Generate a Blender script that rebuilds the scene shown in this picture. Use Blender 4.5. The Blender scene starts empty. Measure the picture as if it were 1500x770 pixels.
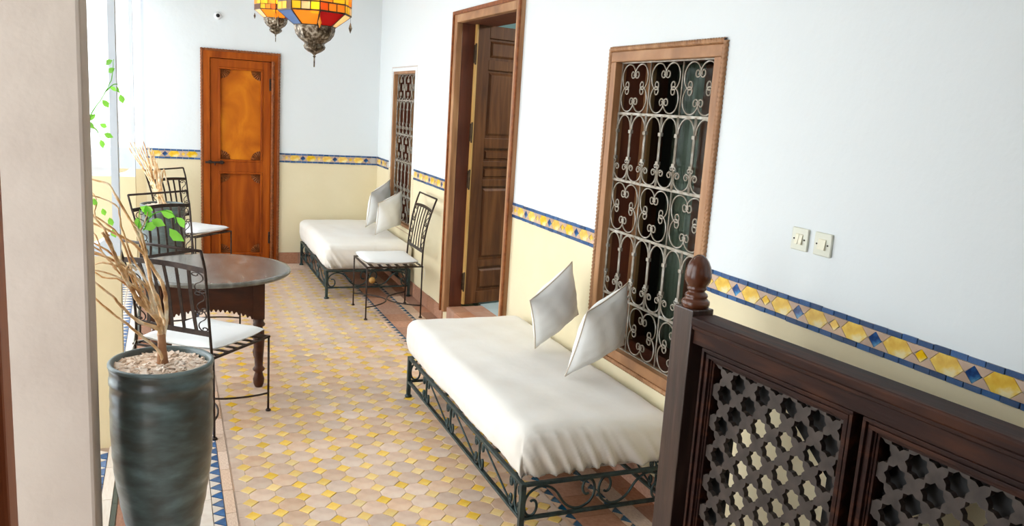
import bpy, bmesh, math, random
from mathutils import Vector, Matrix
random.seed(7)
PI = math.pi
scn = bpy.context.scene
COL = scn.collection
D = bpy.data

# ------------------------------------------------------------------ camera
F_PX, YAW, PITCH, ROLL, EYE = 1204.2, .400453, -.185298, .0641603, 1.76
def camera():
    cy, sy, cp, sp = math.cos(YAW), math.sin(YAW), math.cos(PITCH), math.sin(PITCH)
    fw = Vector((sy*cp, cy*cp, sp)); r = Vector((cy, -sy, 0)); u = r.cross(fw)
    r2 = r*math.cos(ROLL)+u*math.sin(ROLL); u2 = r2.cross(fw)
    m = Matrix((r2, u2, -fw)).transposed().to_4x4()
    m.translation = Vector((0, 0, EYE))
    cd = D.cameras.new('camera'); o = D.objects.new('camera', cd); COL.objects.link(o)
    o.matrix_world = m
    cd.sensor_width = 36; cd.lens = F_PX/1500*36; cd.clip_start = .05
    scn.camera = o
camera()

# ------------------------------------------------------------------ light
w = D.worlds.new('sky'); scn.world = w; w.use_nodes = True
bg = w.node_tree.nodes['Background']
bg.inputs[0].default_value = (.80, .90, 1, 1); bg.inputs[1].default_value = 3.2
def sun():
    l = D.lights.new('sun', 'SUN'); l.energy = 6; l.angle = .03; l.color = (1, .95, .86)
    o = D.objects.new('sun', l); COL.objects.link(o)
    d = Vector((-.75, .25, -.75))          # over our roof, on to the far side of the courtyard
    o.rotation_euler = d.to_track_quat('-Z', 'Y').to_euler()
sun()
def area(name, loc, d, sx, sy, e, c):
    l = D.lights.new(name, 'AREA'); l.shape = 'RECTANGLE'; l.size = sx; l.size_y = sy; l.energy = e; l.color = c
    o = D.objects.new(name, l); COL.objects.link(o); o.location = loc
    o.rotation_euler = Vector(d).to_track_quat('-Z', 'Y').to_euler()
    return o
# daylight that comes down the courtyard beyond the arcade
area('courtyard_daylight', (-2.6, 6.0, 3.6), (1, 0, -.75), 5.6, 2.6, 40, (.90, .96, 1))
# added fill lamp behind the camera, in front of the closed back wall
area('back_fill', (.6, -2.6, 2.5), (.12, 1, -.25), 2.4, 1.6, 7, (.95, .98, 1))
scn.view_settings.view_transform = 'Standard'
scn.view_settings.look = 'None'
scn.view_settings.gamma = 1
scn.view_settings.use_curve_mapping = False
scn.view_settings.exposure = 0.22

# ------------------------------------------------------------------ materials
def mat(name, base, rough=.6, metal=0, **k):
    """base: one colour or list of (pos, colour) used through a noise; options: scale, stretch, detail, bump, vary, coat, spec, trans, emit"""
    m = D.materials.new(name); m.use_nodes = True
    nt = m.node_tree; N = nt.nodes; L = nt.links; b = N['Principled BSDF']
    b.inputs['Roughness'].default_value = rough; b.inputs['Metallic'].default_value = metal
    b.inputs['Specular IOR Level'].default_value = k.get('spec', .5)
    if 'coat' in k: b.inputs['Coat Weight'].default_value = k['coat']; b.inputs['Coat Roughness'].default_value = .15
    if 'sheen' in k: b.inputs['Sheen Weight'].default_value = k['sheen']
    if 'trans' in k: b.inputs['Transmission Weight'].default_value = k['trans']
    tc = N.new('ShaderNodeTexCoord'); mp = N.new('ShaderNodeMapping'); L.new(tc.outputs['Object'], mp.inputs[0])
    mp.inputs['Scale'].default_value = k.get('stretch', (1, 1, 1))
    no = N.new('ShaderNodeTexNoise'); L.new(mp.outputs[0], no.inputs[0])
    no.inputs['Scale'].default_value = k.get('scale', 8); no.inputs['Detail'].default_value = k.get('detail', 6)
    no.inputs['Distortion'].default_value = k.get('dist', 0)
    if isinstance(base, list):
        cr = N.new('ShaderNodeValToRGB'); e = cr.color_ramp.elements
        while len(e) < len(base): e.new(.5)
        for q, (p, c) in zip(e, base): q.position = p; q.color = (*c, 1)
        L.new(no.outputs[0], cr.inputs[0]); col = cr.outputs[0]
    else:
        rg = N.new('ShaderNodeRGB'); rg.outputs[0].default_value = (*base, 1); col = rg.outputs[0]
    if 'vary' in k:        # every tile fired a little differently
        oi = N.new('ShaderNodeObjectInfo'); h = N.new('ShaderNodeHueSaturation')
        mr = N.new('ShaderNodeMapRange'); L.new(oi.outputs['Random'], mr.inputs[0])
        mr.inputs[3].default_value = 1-k['vary']; mr.inputs[4].default_value = 1+k['vary']*.8
        L.new(mr.outputs[0], h.inputs['Value'])
        m2 = N.new('ShaderNodeMath'); m2.operation = 'MULTIPLY'; m2.inputs[1].default_value = 7.31; L.new(oi.outputs['Random'], m2.inputs[0])
        m3 = N.new('ShaderNodeMath'); m3.operation = 'FRACT'; L.new(m2.outputs[0], m3.inputs[0])
        mr2 = N.new('ShaderNodeMapRange'); L.new(m3.outputs[0], mr2.inputs[0])
        mr2.inputs[3].default_value = 1-k.get('svary', k['vary']); mr2.inputs[4].default_value = 1+k.get('svary', k['vary'])*.3
        L.new(mr2.outputs[0], h.inputs['Saturation'])
        L.new(col, h.inputs['Color']); col = h.outputs[0]
    L.new(col, b.inputs['Base Color'])
    if 'bump' in k:
        bp = N.new('ShaderNodeBump'); bp.inputs['Strength'].default_value = k['bump']; bp.inputs['Distance'].default_value = k.get('bdist', .01)
        n2 = N.new('ShaderNodeTexNoise'); L.new(mp.outputs[0], n2.inputs[0]); n2.inputs['Scale'].default_value = k.get('bscale', k.get('scale', 8)); n2.inputs['Detail'].default_value = 5
        L.new(n2.outputs[0], bp.inputs['Height']); L.new(bp.outputs[0], b.inputs['Normal'])
    if 'emit' in k:
        b.inputs['Emission Color'].default_value = (*k['emit'][0], 1); b.inputs['Emission Strength'].default_value = k['emit'][1]
    return m

def wall_mat(name, split, top, low):
    """plaster painted in two colours, the lower one up to a painted line at height `split`"""
    m = D.materials.new(name); m.use_nodes = True; nt = m.node_tree; N = nt.nodes; L = nt.links; b = N['Principled BSDF']
    b.inputs['Roughness'].default_value = .75; b.inputs['Specular IOR Level'].default_value = .3
    g = N.new('ShaderNodeNewGeometry'); s = N.new('ShaderNodeSeparateXYZ'); L.new(g.outputs['Position'], s.inputs[0])
    gt = N.new('ShaderNodeMath'); gt.operation = 'GREATER_THAN'; L.new(s.outputs[2], gt.inputs[0]); gt.inputs[1].default_value = split
    no = N.new('ShaderNodeTexNoise'); L.new(g.outputs['Position'], no.inputs[0]); no.inputs['Scale'].default_value = 3; no.inputs['Detail'].default_value = 8
    c1 = N.new('ShaderNodeMix'); c1.data_type = 'RGBA'; L.new(no.outputs[0], c1.inputs[0])
    c1.inputs[6].default_value = (*low, 1); c1.inputs[7].default_value = (low[0]*.9, low[1]*.86, low[2]*.76, 1)
    c2 = N.new('ShaderNodeMix'); c2.data_type = 'RGBA'; L.new(gt.outputs[0], c2.inputs[0])
    L.new(c1.outputs[2], c2.inputs[6]); c2.inputs[7].default_value = (*top, 1)
    L.new(c2.outputs[2], b.inputs['Base Color'])
    n2 = N.new('ShaderNodeTexNoise'); L.new(g.outputs['Position'], n2.inputs[0]); n2.inputs['Scale'].default_value = 7; n2.inputs['Detail'].default_value = 7
    bp = N.new('ShaderNodeBump'); bp.inputs['Strength'].default_value = .25; bp.inputs['Distance'].default_value = .02
    L.new(n2.outputs[0], bp.inputs['Height']); L.new(bp.outputs[0], b.inputs['Normal'])
    return m

M = {}
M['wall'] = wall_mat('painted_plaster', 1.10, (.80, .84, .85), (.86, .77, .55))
M['wall_left'] = wall_mat('shaded_plaster_left', .955, (.66, .71, .76), (.80, .67, .43))  # upper white greyed to put shade into the colour; lower tan is paint
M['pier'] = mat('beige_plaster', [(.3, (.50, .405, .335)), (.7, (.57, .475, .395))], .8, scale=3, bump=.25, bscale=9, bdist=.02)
M['white'] = mat('white_limewash', (.86, .87, .87), .8, bump=.15, scale=6)
M['ceil'] = mat('ceiling_plaster', (.80, .79, .76), .8)
M['grout'] = mat('grout', [(.3, (.36, .25, .17)), (.7, (.48, .35, .25))], .9, scale=20)
M['terra'] = mat('terracotta_tile', [(.25, (.56, .34, .21)), (.5, (.74, .50, .34)), (.8, (.84, .65, .48))], .36, scale=11, vary=.15, svary=.25, bump=.2, bscale=25, bdist=.004)
M['terra_red'] = mat('red_terracotta_tile', [(.25, (.40, .17, .09)), (.75, (.55, .29, .18))], .5, scale=9, vary=.2, bump=.2, bscale=25, bdist=.004)
M['yellow'] = mat('yellow_glazed_tile', [(.25, (.88, .48, .045)), (.75, (.95, .68, .15))], .25, scale=14, vary=.12, svary=.25, bump=.25, bscale=30, bdist=.003)
M['yellow_wall'] = mat('yellow_zellige', [(.35, (.80, .44, .02)), (.52, (.92, .60, .05)), (.66, (.95, .80, .42))], .2, scale=22, vary=.12, bump=.3, bscale=30, bdist=.004)
M['blue'] = mat('blue_zellige', [(.35, (.008, .030, .13)), (.5, (.012, .08, .27)), (.62, (.04, .20, .42)), (.72, (.20, .42, .58))], .12, scale=34, vary=.35, svary=.1, bump=.5, bscale=40, bdist=.004)  # palest blues paint in highlight patches on the glaze
M['floor_blue'] = mat('blue_floor_tile', [(.3, (.02, .09, .26)), (.75, (.07, .20, .42))], .25, scale=20, vary=.25)
M['teal'] = mat('teal_zellige', [(.3, (.01, .06, .14)), (.8, (.02, .16, .26))], .12, scale=20, vary=.3, bump=.4, bscale=40, bdist=.004)
M['rose'] = mat('rose_zellige', [(.25, (.52, .34, .22)), (.8, (.68, .48, .34))], .4, scale=20, vary=.15, bump=.2, bscale=30, bdist=.003)
M['pale'] = mat('pale_stone_tile', [(.3, (.74, .62, .51)), (.7, (.83, .74, .64))], .45, scale=5, vary=.08)
M['dark_tile'] = mat('dark_green_tile', [(.3, (.05, .07, .06)), (.7, (.09, .11, .09))], .35, scale=8, vary=.1)
M['rust_tile'] = mat('rust_tile', [(.3, (.26, .09, .04)), (.7, (.36, .14, .06))], .45, scale=8, vary=.2)
M['marble'] = mat('pale_blue_floor', [(.3, (.42, .55, .58)), (.6, (.58, .70, .72)), (.75, (.45, .36, .30))], .3, scale=3)
M['orange_wood'] = mat('orange_varnished_wood', [(.2, (.16, .026, .002)), (.5, (.32, .062, .004)), (.8, (.48, .115, .008))], .5, scale=2.2, stretch=(7, 7, .8), dist=.6, bump=.15, bscale=12, bdist=.004, spec=.15)
M['orange_panel'] = mat('amber_wood_panel', [(.25, (.34, .070, .004)), (.5, (.56, .15, .007)), (.75, (.78, .27, .014))], .5, scale=3.4, stretch=(1.2, 1.2, .8), dist=.8, spec=.15)
M['red_wood'] = mat('dark_red_wood', [(.25, (.07, .014, .005)), (.75, (.15, .035, .010))], .5, scale=3, stretch=(8, 8, .8), dist=.4, bump=.1)
M['carved'] = mat('carved_dark_wood', [(.3, (.17, .045, .010)), (.7, (.32, .10, .025))], .5, scale=30, spec=.3)
M['frame_wood'] = mat('raw_cedar', [(.2, (.20, .085, .032)), (.5, (.38, .18, .075)), (.8, (.56, .32, .16))], .5, scale=2.5, stretch=(9, 2, 2), dist=.5, bump=.2, bscale=14, bdist=.004)
M['frame_wood_v'] = mat('raw_cedar_upright', [(.2, (.20, .085, .032)), (.5, (.38, .18, .075)), (.8, (.56, .32, .16))], .5, scale=2.5, stretch=(9, 9, .8), dist=.5, bump=.2, bscale=14, bdist=.004)
M['walnut'] = mat('brown_door_wood', [(.2, (.05, .015, .004)), (.5, (.12, .040, .010)), (.8, (.21, .080, .022))], .5, scale=2.4, stretch=(8, 8, .8), dist=.5, bump=.2, bscale=14, bdist=.004, spec=.25)
M['edge_wood'] = mat('lit_edge_and_ball_yellow', [(.3, (.50, .26, .06)), (.7, (.68, .42, .14))], .5, scale=4, stretch=(8, 8, .5), bump=.2)  # yellow carries light painted on the leaf edge; plain colour for the ball
M['table_wood'] = mat('old_mahogany', [(.25, (.030, .009, .004)), (.75, (.10, .030, .011))], .4, scale=3, stretch=(2, 2, 6), dist=.5, spec=.3)
M['table_top'] = mat('sheen_tabletop', [(.25, (.075, .068, .054)), (.5, (.13, .12, .10)), (.8, (.24, .225, .195))], .27, scale=6, stretch=(3, 1, 1), dist=.3, bump=.15, bscale=9, bdist=.004, coat=.35)  # greys lifted to put a pale reflection into the top's colour
M['rail_wood'] = mat('dark_rosewood', [(.2, (.010, .004, .003)), (.5, (.028, .009, .006)), (.8, (.09, .028, .011))], .55, scale=3, stretch=(1.2, 9, 9), dist=.5, bump=.25, bscale=10, bdist=.003, spec=.2)
M['finial'] = mat('polished_red_brown_wood', [(.3, (.035, .009, .004)), (.7, (.13, .035, .012))], .25, scale=6, stretch=(1, 1, .5), spec=.6)
M['rail_wood_v'] = mat('dark_rosewood_upright', [(.2, (.018, .009, .008)), (.5, (.045, .022, .017)), (.8, (.10, .06, .045))], .33, scale=3, stretch=(9, 9, 1), dist=.5, bump=.35, bscale=10, bdist=.003, coat=.3)
M['lattice'] = mat('lattice_wood', [(.3, (.030, .020, .016)), (.7, (.075, .055, .045))], .6, scale=20, bump=.1)
M['iron'] = mat('dark_wrought_iron', [(.3, (.022, .014, .011)), (.7, (.055, .034, .025))], .42, .6, scale=40, bump=.2, bdist=.002)
M['iron_green'] = mat('green_black_iron', [(.3, (.016, .026, .025)), (.75, (.05, .085, .085))], .4, .4, scale=30, bump=.2, bdist=.002)
M['grille'] = mat('weathered_grille_iron', [(.25, (.20, .16, .11)), (.55, (.38, .34, .28)), (.8, (.58, .57, .54))], .5, .35, scale=25, bump=.3, bdist=.002)
M['cloth'] = mat('warm_tinted_cotton', [(.3, (.84, .79, .71)), (.7, (.88, .85, .79))], .85, scale=4, sheen=.2, bump=.35, bscale=6, bdist=.012)  # white sheet, tinted cream to put warm bounced light into the colour
M['cushion'] = mat('white_cushion_cotton', (.86, .86, .84), .85, sheen=.2, bump=.3, scale=8, bdist=.012)
M['piping'] = mat('beige_piping', (.66, .57, .46), .85)
M['pot'] = mat('glazed_grey_green_clay', [(.30, (.045, .040, .030)), (.44, (.050, .062, .056)), (.56, (.075, .105, .10)), (.68, (.12, .165, .165)), (.80, (.30, .36, .36))], .34, scale=6.0, stretch=(1, 1, 2.6), dist=.15, detail=10, bump=.4, bscale=5, bdist=.01, coat=.25)  # brown low end paints in a reflection; the other tones are mottled glaze
M['pot_lip'] = mat('glazed_lip', [(.3, (.06, .09, .085)), (.7, (.16, .20, .19))], .35, scale=6)
M['chips'] = mat('bark_chips', [(.25, (.60, .40, .26)), (.5, (.82, .66, .52)), (.8, (.92, .84, .74))], .8, scale=45)
M['branch'] = mat('dry_branch', [(.32, (.42, .18, .055)), (.48, (.76, .47, .21)), (.66, (.96, .84, .62))], .6, scale=22, bump=.3, bdist=.003)  # lightest tone paints white highlights onto the brown wood
M['trunk'] = mat('brown_stem', [(.25, (.24, .09, .035)), (.75, (.46, .22, .09))], .6, scale=18, bump=.4, bdist=.004)
M['mortar'] = mat('pale_mortar', (.55, .52, .48), .9)
M['plate'] = mat('cream_switch_plastic', (.74, .74, .62), .35)
M['rocker'] = mat('ivory_rocker', (.80, .76, .58), .3)
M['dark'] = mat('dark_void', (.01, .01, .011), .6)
M['brass'] = mat('old_brass', [(.35, (.035, .022, .012)), (.5, (.14, .10, .06)), (.65, (.42, .36, .28))], .45, .7, scale=60, bump=.5, bdist=.003)
M['came'] = mat('brass_came', [(.3, (.04, .022, .010)), (.7, (.10, .06, .03))], .45, .7, scale=30)
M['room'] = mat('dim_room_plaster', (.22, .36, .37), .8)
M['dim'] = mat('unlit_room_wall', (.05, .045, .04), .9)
M['curtain'] = mat('grey_green_curtain', (.25, .28, .23), .9)
M['post'] = mat('red_brown_post', [(.3, (.34, .07, .02)), (.7, (.48, .13, .04))], .5, scale=4, stretch=(6, 6, 1))
def leaf_mat():
    m = D.materials.new('fresh_leaf'); m.use_nodes = True; nt = m.node_tree; b = nt.nodes['Principled BSDF']
    b.inputs['Base Color'].default_value = (.16, .50, .05, 1); b.inputs['Roughness'].default_value = .45
    t = nt.nodes.new('ShaderNodeBsdfTranslucent'); t.inputs[0].default_value = (.35, .85, .10, 1)
    a = nt.nodes.new('ShaderNodeMixShader'); a.inputs[0].default_value = .5
    nt.links.new(b.outputs[0], a.inputs[1]); nt.links.new(t.outputs[0], a.inputs[2]); nt.links.new(a.outputs[0], nt.nodes['Material Output'].inputs[0])
    return m
M['leaf'] = leaf_mat()
def glass(name, c, rough=.25):
    m = D.materials.new(name); m.use_nodes = True; nt = m.node_tree; N = nt.nodes; L = nt.links
    b = N['Principled BSDF']; b.inputs['Base Color'].default_value = (*c, 1); b.inputs['Roughness'].default_value = rough
    t = N.new('ShaderNodeBsdfTranslucent'); t.inputs[0].default_value = (*c, 1)
    p = N.new('ShaderNodeBsdfTransparent'); p.inputs[0].default_value = (*c, 1)
    a = N.new('ShaderNodeMixShader'); a.inputs[0].default_value = .55; L.new(b.outputs[0], a.inputs[1]); L.new(t.outputs[0], a.inputs[2])
    a2 = N.new('ShaderNodeMixShader'); a2.inputs[0].default_value = .35; L.new(a.outputs[0], a2.inputs[1]); L.new(p.outputs[0], a2.inputs[2])
    L.new(a2.outputs[0], N['Material Output'].inputs[0])
    return m
GL = {k: glass(k+'_lantern_glass', c) for k, c in dict(amber=(.95, .52, .07), yellow=(.98, .78, .08), orange=(.90, .30, .03), red=(.55, .012, .01), green=(.45, .75, .05), blue=(.25, .40, .75), clear=(.95, .85, .65), brown=(.30, .16, .08)).items()}
def window_glass():
    m = D.materials.new('window_pane'); m.use_nodes = True; nt = m.node_tree; N = nt.nodes; L = nt.links
    g = N.new('ShaderNodeBsdfGlossy'); g.inputs['Roughness'].default_value = .03; t = N.new('ShaderNodeBsdfTransparent'); t.inputs[0].default_value = (.8, .85, .82, 1)
    f = N.new('ShaderNodeFresnel'); f.inputs[0].default_value = 1.09; a = N.new('ShaderNodeMixShader')
    L.new(f.outputs[0], a.inputs[0]); L.new(t.outputs[0], a.inputs[1]); L.new(g.outputs[0], a.inputs[2]); L.new(a.outputs[0], N['Material Output'].inputs[0])
    return m
M['pane'] = window_glass()

# ------------------------------------------------------------------ mesh helpers
class MB:
    def __init__(s): s.v = []; s.f = []; s.sm = []
    def add(s, vs, fs, smooth=False, mtx=None):
        o = len(s.v)
        for p in vs:
            p = Vector(p)
            s.v.append(mtx @ p if mtx else p)
        for f in fs: s.f.append([i+o for i in f]); s.sm.append(smooth)
        return s
    def box(s, a, b, mtx=None):
        x0, y0, z0 = a; x1, y1, z1 = b
        return s.add([(x0, y0, z0), (x1, y0, z0), (x1, y1, z0), (x0, y1, z0), (x0, y0, z1), (x1, y0, z1), (x1, y1, z1), (x0, y1, z1)],
                     [(0, 3, 2, 1), (4, 5, 6, 7), (0, 1, 5, 4), (1, 2, 6, 5), (2, 3, 7, 6), (3, 0, 4, 7)], mtx=mtx)
    def tube(s, pts, r, n=6, mtx=None, flat=1.0, up=None, cap=True):
        """swept tube; r a number or one per point; flat squashes the section along `up`"""
        P = [Vector(p) for p in pts]; k = len(P); R = r if isinstance(r, (list, tuple)) else [r]*k
        vs = []; T = []
        for i in range(k):
            t = (P[min(i+1, k-1)]-P[max(i-1, 0)])
            T.append(t.normalized() if t.length > 1e-9 else Vector((0, 0, 1)))
        a = Vector(up) if up else (Vector((0, 0, 1)) if abs(T[0].z) < .9 else Vector((1, 0, 0)))
        for i in range(k):
            b = T[i].cross(a)
            if b.length < 1e-5: b = T[i].cross(Vector((0, 1, 0)))
            b.normalize(); c = b.cross(T[i]).normalized()
            if not up: a = c
            for j in range(n):
                q = 2*PI*(j+.5)/n
                vs.append(P[i]+b*math.cos(q)*R[i]+c*math.sin(q)*R[i]*flat)
        fs = [(i*n+j, i*n+(j+1) % n, (i+1)*n+(j+1) % n, (i+1)*n+j) for i in range(k-1) for j in range(n)]
        if cap: fs += [tuple(reversed(range(n))), tuple((k-1)*n+j for j in range(n))]
        return s.add(vs, fs, smooth=(n > 4), mtx=mtx)
    def lathe(s, prof, n=24, mtx=None, smooth=True):
        vs = [(r*math.cos(2*PI*j/n), r*math.sin(2*PI*j/n), z) for r, z in prof for j in range(n)]
        k = len(prof)
        fs = [(i*n+j, i*n+(j+1) % n, (i+1)*n+(j+1) % n, (i+1)*n+j) for i in range(k-1) for j in range(n)]
        fs += [tuple(reversed(range(n))), tuple((k-1)*n+j for j in range(n))]
        return s.add(vs, fs, smooth=smooth, mtx=mtx)
    def prism(s, poly, h0, h1, mtx=None, chamfer=0):
        """poly in xy, extruded in z from h0 to h1"""
        n = len(poly)
        if chamfer:
            cx = sum(p[0] for p in poly)/n; cy = sum(p[1] for p in poly)/n
            ins = []
            for x, y in poly:
                d = math.hypot(x-cx, y-cy); k = max(0, 1-chamfer/d); ins.append((cx+(x-cx)*k, cy+(y-cy)*k))
            vs = [(x, y, h0) for x, y in poly]+[(x, y, h1-chamfer*.6) for x, y in poly]+[(x, y, h1) for x, y in ins]
            fs = [(i, (i+1) % n, n+(i+1) % n, n+i) for i in range(n)]+[(n+i, n+(i+1) % n, 2*n+(i+1) % n, 2*n+i) for i in range(n)]+[tuple(2*n+i for i in range(n))]
            return s.add(vs, fs, mtx=mtx)
        vs = [(x, y, h0) for x, y in poly]+[(x, y, h1) for x, y in poly]
        fs = [(i, (i+1) % n, n+(i+1) % n, n+i) for i in range(n)]+[tuple(reversed(range(n))), tuple(n+i for i in range(n))]
        return s.add(vs, fs, mtx=mtx)
    def mesh(s, name, m):
        me = D.meshes.new(name); me.from_pydata([tuple(v) for v in s.v], [], s.f)
        me.polygons.foreach_set('use_smooth', s.sm); me.materials.append(m); me.update()
        return me
    def build(s, name, m, parent=None, loc=None, bevel=0, fix=True, **kw):
        """with loc, the vertices are world positions and the origin goes to loc"""
        if loc:
            l = Vector(loc); s.v = [v-l for v in s.v]
        me = s.mesh(name, m)
        if fix:
            bm = bmesh.new(); bm.from_mesh(me); bmesh.ops.recalc_face_normals(bm, faces=bm.faces); bm.to_mesh(me); bm.free()
        o = D.objects.new(name, me); COL.objects.link(o)
        if parent: o.parent = parent
        if loc: o.location = loc
        if bevel:
            b = o.modifiers.new('bevel', 'BEVEL'); b.width = bevel; b.segments = 2; b.limit_method = 'ANGLE'
        for k, v in kw.items(): o[k] = v
        return o
def inst(name, me, parent, loc=(0, 0, 0), rot=None, scale=None, mtx=None):
    o = D.objects.new(name, me); COL.objects.link(o)
    if parent: o.parent = parent
    if mtx: o.matrix_basis = mtx
    else:
        o.location = loc
        if rot: o.rotation_euler = rot
        if scale: o.scale = scale
    return o
def empty(name, loc=(0, 0, 0), rz=0, **kw):
    o = D.objects.new(name, None); COL.objects.link(o); o.location = loc; o.rotation_euler = (0, 0, rz); o.empty_display_size = .1
    for k, v in kw.items(): o[k] = v
    return o
def tag(o, label, cat, group=None):
    o['label'] = label; o['category'] = cat
    if group: o['group'] = group
    return o
def copy_tree(o, parent=None):
    c = o.copy(); COL.objects.link(c)
    if parent: c.parent = parent
    for ch in [q for q in D.objects if q.parent == o]: copy_tree(ch, c)
    return c
def arc(c, r, a0, a1, n, plane='xz', fix=0):
    out = []
    for i in range(n+1):
        a = a0+(a1-a0)*i/n; u, v = c[0]+r*math.cos(a), c[1]+r*math.sin(a)
        out.append((u, fix, v) if plane == 'xz' else (fix, u, v) if plane == 'yz' else (u, v, fix))
    return out
def scroll(kind, theta0=1.15, turns=1.3, drop=.46, decay=.17, mid=1.0):
    """2-D scroll line: a main arc that winds into a tightening spiral at each end; height 1, centred"""
    def half(sign):
        pts = [(0.0, 0.0)]; a = PI/2; th = 0; st = .16
        while th < theta0+turns*2*PI:
            if th < theta0: r = mid
            else: r = drop*math.exp(-(th-theta0)*decay)*(1 if th > theta0+.5 else 1+(mid/drop-1)*(1-(th-theta0)/.5)*.6)
            a += sign*st; th += st; ds = r*st
            pts.append((pts[-1][0]+math.cos(a-sign*st/2)*ds, pts[-1][1]+math.sin(a-sign*st/2)*ds))
        return pts
    u = half(1)
    if kind == 'C': v = [(x, -y) for x, y in u]
    else: v = [(-x, -y) for x, y in u]
    P = v[::-1]+u[1:]
    if kind == 'S':
        x1_ = sum(p[0] for p in u[-8:])/8; y1_ = sum(p[1] for p in u[-8:])/8
        r = PI/2-math.atan2(y1_, x1_); c, s_ = math.cos(r), math.sin(r); P = [(x*c-y*s_, x*s_+y*c) for x, y in P]
    x0, x1 = min(x for x, y in P), max(x for x, y in P); y0, y1 = min(y for x, y in P), max(y for x, y in P); h = y1-y0
    return [((x-(x0+x1)/2)/h, (y-(y0+y1)/2)/h) for x, y in P], (x1-x0)/h
SC, SC_W = scroll('S', 1.2, 1.05, .46, .15, 1.2); CC, CC_W = scroll('C', 1.70, 1.25, .37, .115, 1.0)

# ================================================================== THE ROOM
WX, FY, CEIL = 2.069, 8.79, 3.15
XL = -.246
floor = MB().box((-1.6, -3, -.12), (2.45, 9.1, -.008)).build('floor', M['grout'], kind='structure')
# --- middle field: yellow squares set on point between terracotta octagons
PX, PY, X0, Y0 = .1128, .1225, .308, 3.357
hx, hy = .325*PX, .325*PY; g = .0008
def diamond_poly(): return [(hx-g, 0), (0, hy-g), (-hx+g, 0), (0, -hy+g)]
def octo_poly():
    a, b = PX/2-g, PY/2-g; q, r = hx, hy
    P = [(-a+q, -b), (a-q, -b), (a, -b+r), (a, b-r), (a-q, b), (-a+q, b), (-a, b-r), (-a, -b+r)]
    out = []
    for i in range(8):
        x, y = P[i]; x2, y2 = P[(i+1) % 8]; out.append((x, y))
        
    return out
dm = MB().prism(diamond_poly(), -.008, .0005, chamfer=.0025).mesh('square_tile', M['yellow'])
om = MB().prism(octo_poly(), -.008, 0, chamfer=.002).mesh('octagonal_tile', M['terra'])
restd, resto = MB(), MB()
nd = no_ = 0
for j in range(-14, 42):
    for i in range(0, 12):
        x, y = X0+i*PX, Y0+j*PY
        near = -5 <= j < 20
        if near:
            inst('square_tile', dm, floor, (x, y, random.uniform(-.0006, .0006)), (random.uniform(-.006, .006), random.uniform(-.006, .006), random.uniform(-.03, .03)))
        else: restd.prism(diamond_poly(), -.008, .0005, mtx=Matrix.Translation((x, y, 0)))
        if i == 0: resto.prism([(PX/2-g, -PY/2+hy), (PX/2-g, PY/2-hy), (hx, PY/2-.001), (.0, PY/2-.001), (.0, -PY/2+.001), (hx, -PY/2+.001)], -.008, 0, mtx=Matrix.Translation((x-PX/2, y+PY/2, 0)))
        if i < 11:
            if near: inst('octagonal_tile', om, floor, (x+PX/2, y+PY/2, random.uniform(-.0006, .0006)), (random.uniform(-.004, .004), random.uniform(-.004, .004), 0))
            else: resto.prism(octo_poly(), -.008, 0, mtx=Matrix.Translation((x+PX/2, y+PY/2, 0)))
        else: resto.prism([(-PX/2+g+hx*0, -PY/2+hy), (0, -PY/2+.002), (0, PY/2-.002), (-PX/2+g, PY/2-hy)], -.008, 0, mtx=Matrix.Translation((x+PX/2, y+PY/2, 0)))
restd.build('square_tile', M['yellow'], floor, kind='stuff')
resto.build('octagonal_tile', M['terra'], floor, kind='stuff')
def unit_tile(m): return MB().prism([(0, 0), (1, 0), (1, 1), (0, 1)], -.008, 0).mesh('border_tile', m)
UT = {k: unit_tile(M[k]) for k in ('terra', 'pale', 'terra_red', 'dark_tile', 'rust_tile')}
def strip(x0, x1, y0, y1, ln, m, name='border_tile', dz=0):
    y = y0; gg = .0015
    while y < y1-.01:
        l = min(ln*random.uniform(.96, 1.04), y1-y)
        inst(name, UT[m], floor, (x0+gg, y+gg, dz+random.uniform(-.0006, .0006)), scale=(x1-x0-2*gg, l-2*gg, 1)); y += l
strip(.246, .2515, 1.2, 8.5, .30, 'terra')
strip(.2, .246, 1.2, 8.5, .22, 'terra')
strip(-.14, .150, 1.2, 8.5, .26, 'pale')
strip(1.578, 1.600, 1.2, 8.5, .3, 'terra')
strip(1.640, 1.830, 1.2, 8.5, .20, 'terra_red')
strip(1.870, 1.955, 1.2, 8.6, .20, 'terra')
strip(1.955, WX, 1.2, 8.7, .20, 'terra_red')
for x in range(12): inst('border_tile', UT['terra'], floor, (.2+x*.155, 8.505, 0), scale=(.152, .28, 1))
# thin triangles of the blue saw-tooth borders
def tri_mesh(sg, wx, ly, m='floor_blue'):
    P = [(0, -ly*.42), (0, ly*.42), (-sg*wx, 0)]
    return MB().prism(P, -.008, .0006).mesh('triangular_tile', M[m])
def saw(x, y0, y1, pitch, sg, wx, m='floor_blue', pale='pale', near=6.0, skip=None):
    me = tri_mesh(sg, wx, pitch, m); far = MB(); back = MB(); y = y0
    inv = MB().prism([(0, -pitch*.42), (-sg*wx, -.5*pitch+.002), (-sg*wx, -pitch*.06)], -.008, 0)
    while y < y1:
        if y < near: inst('triangular_tile', me, floor, (x, y, 0))
        else: far.prism([(0, -pitch*.42), (0, pitch*.42), (-sg*wx, 0)], -.008, .0006, mtx=Matrix.Translation((x, y, 0)))
        # the light triangle between two blue ones
        back.prism([(-sg*.0015, pitch*.5), (-sg*wx, pitch*.06), (-sg*wx, pitch*.94)], -.008, 0, mtx=Matrix.Translation((x, y, 0)))
        y += pitch
    if far.v: far.build('triangular_tile', M[m], floor, kind='stuff')
    back.build('light_triangular_tile', M[pale], floor, kind='stuff')
saw(.198, 1.3, 8.45, .0815, 1, .046)
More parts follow.
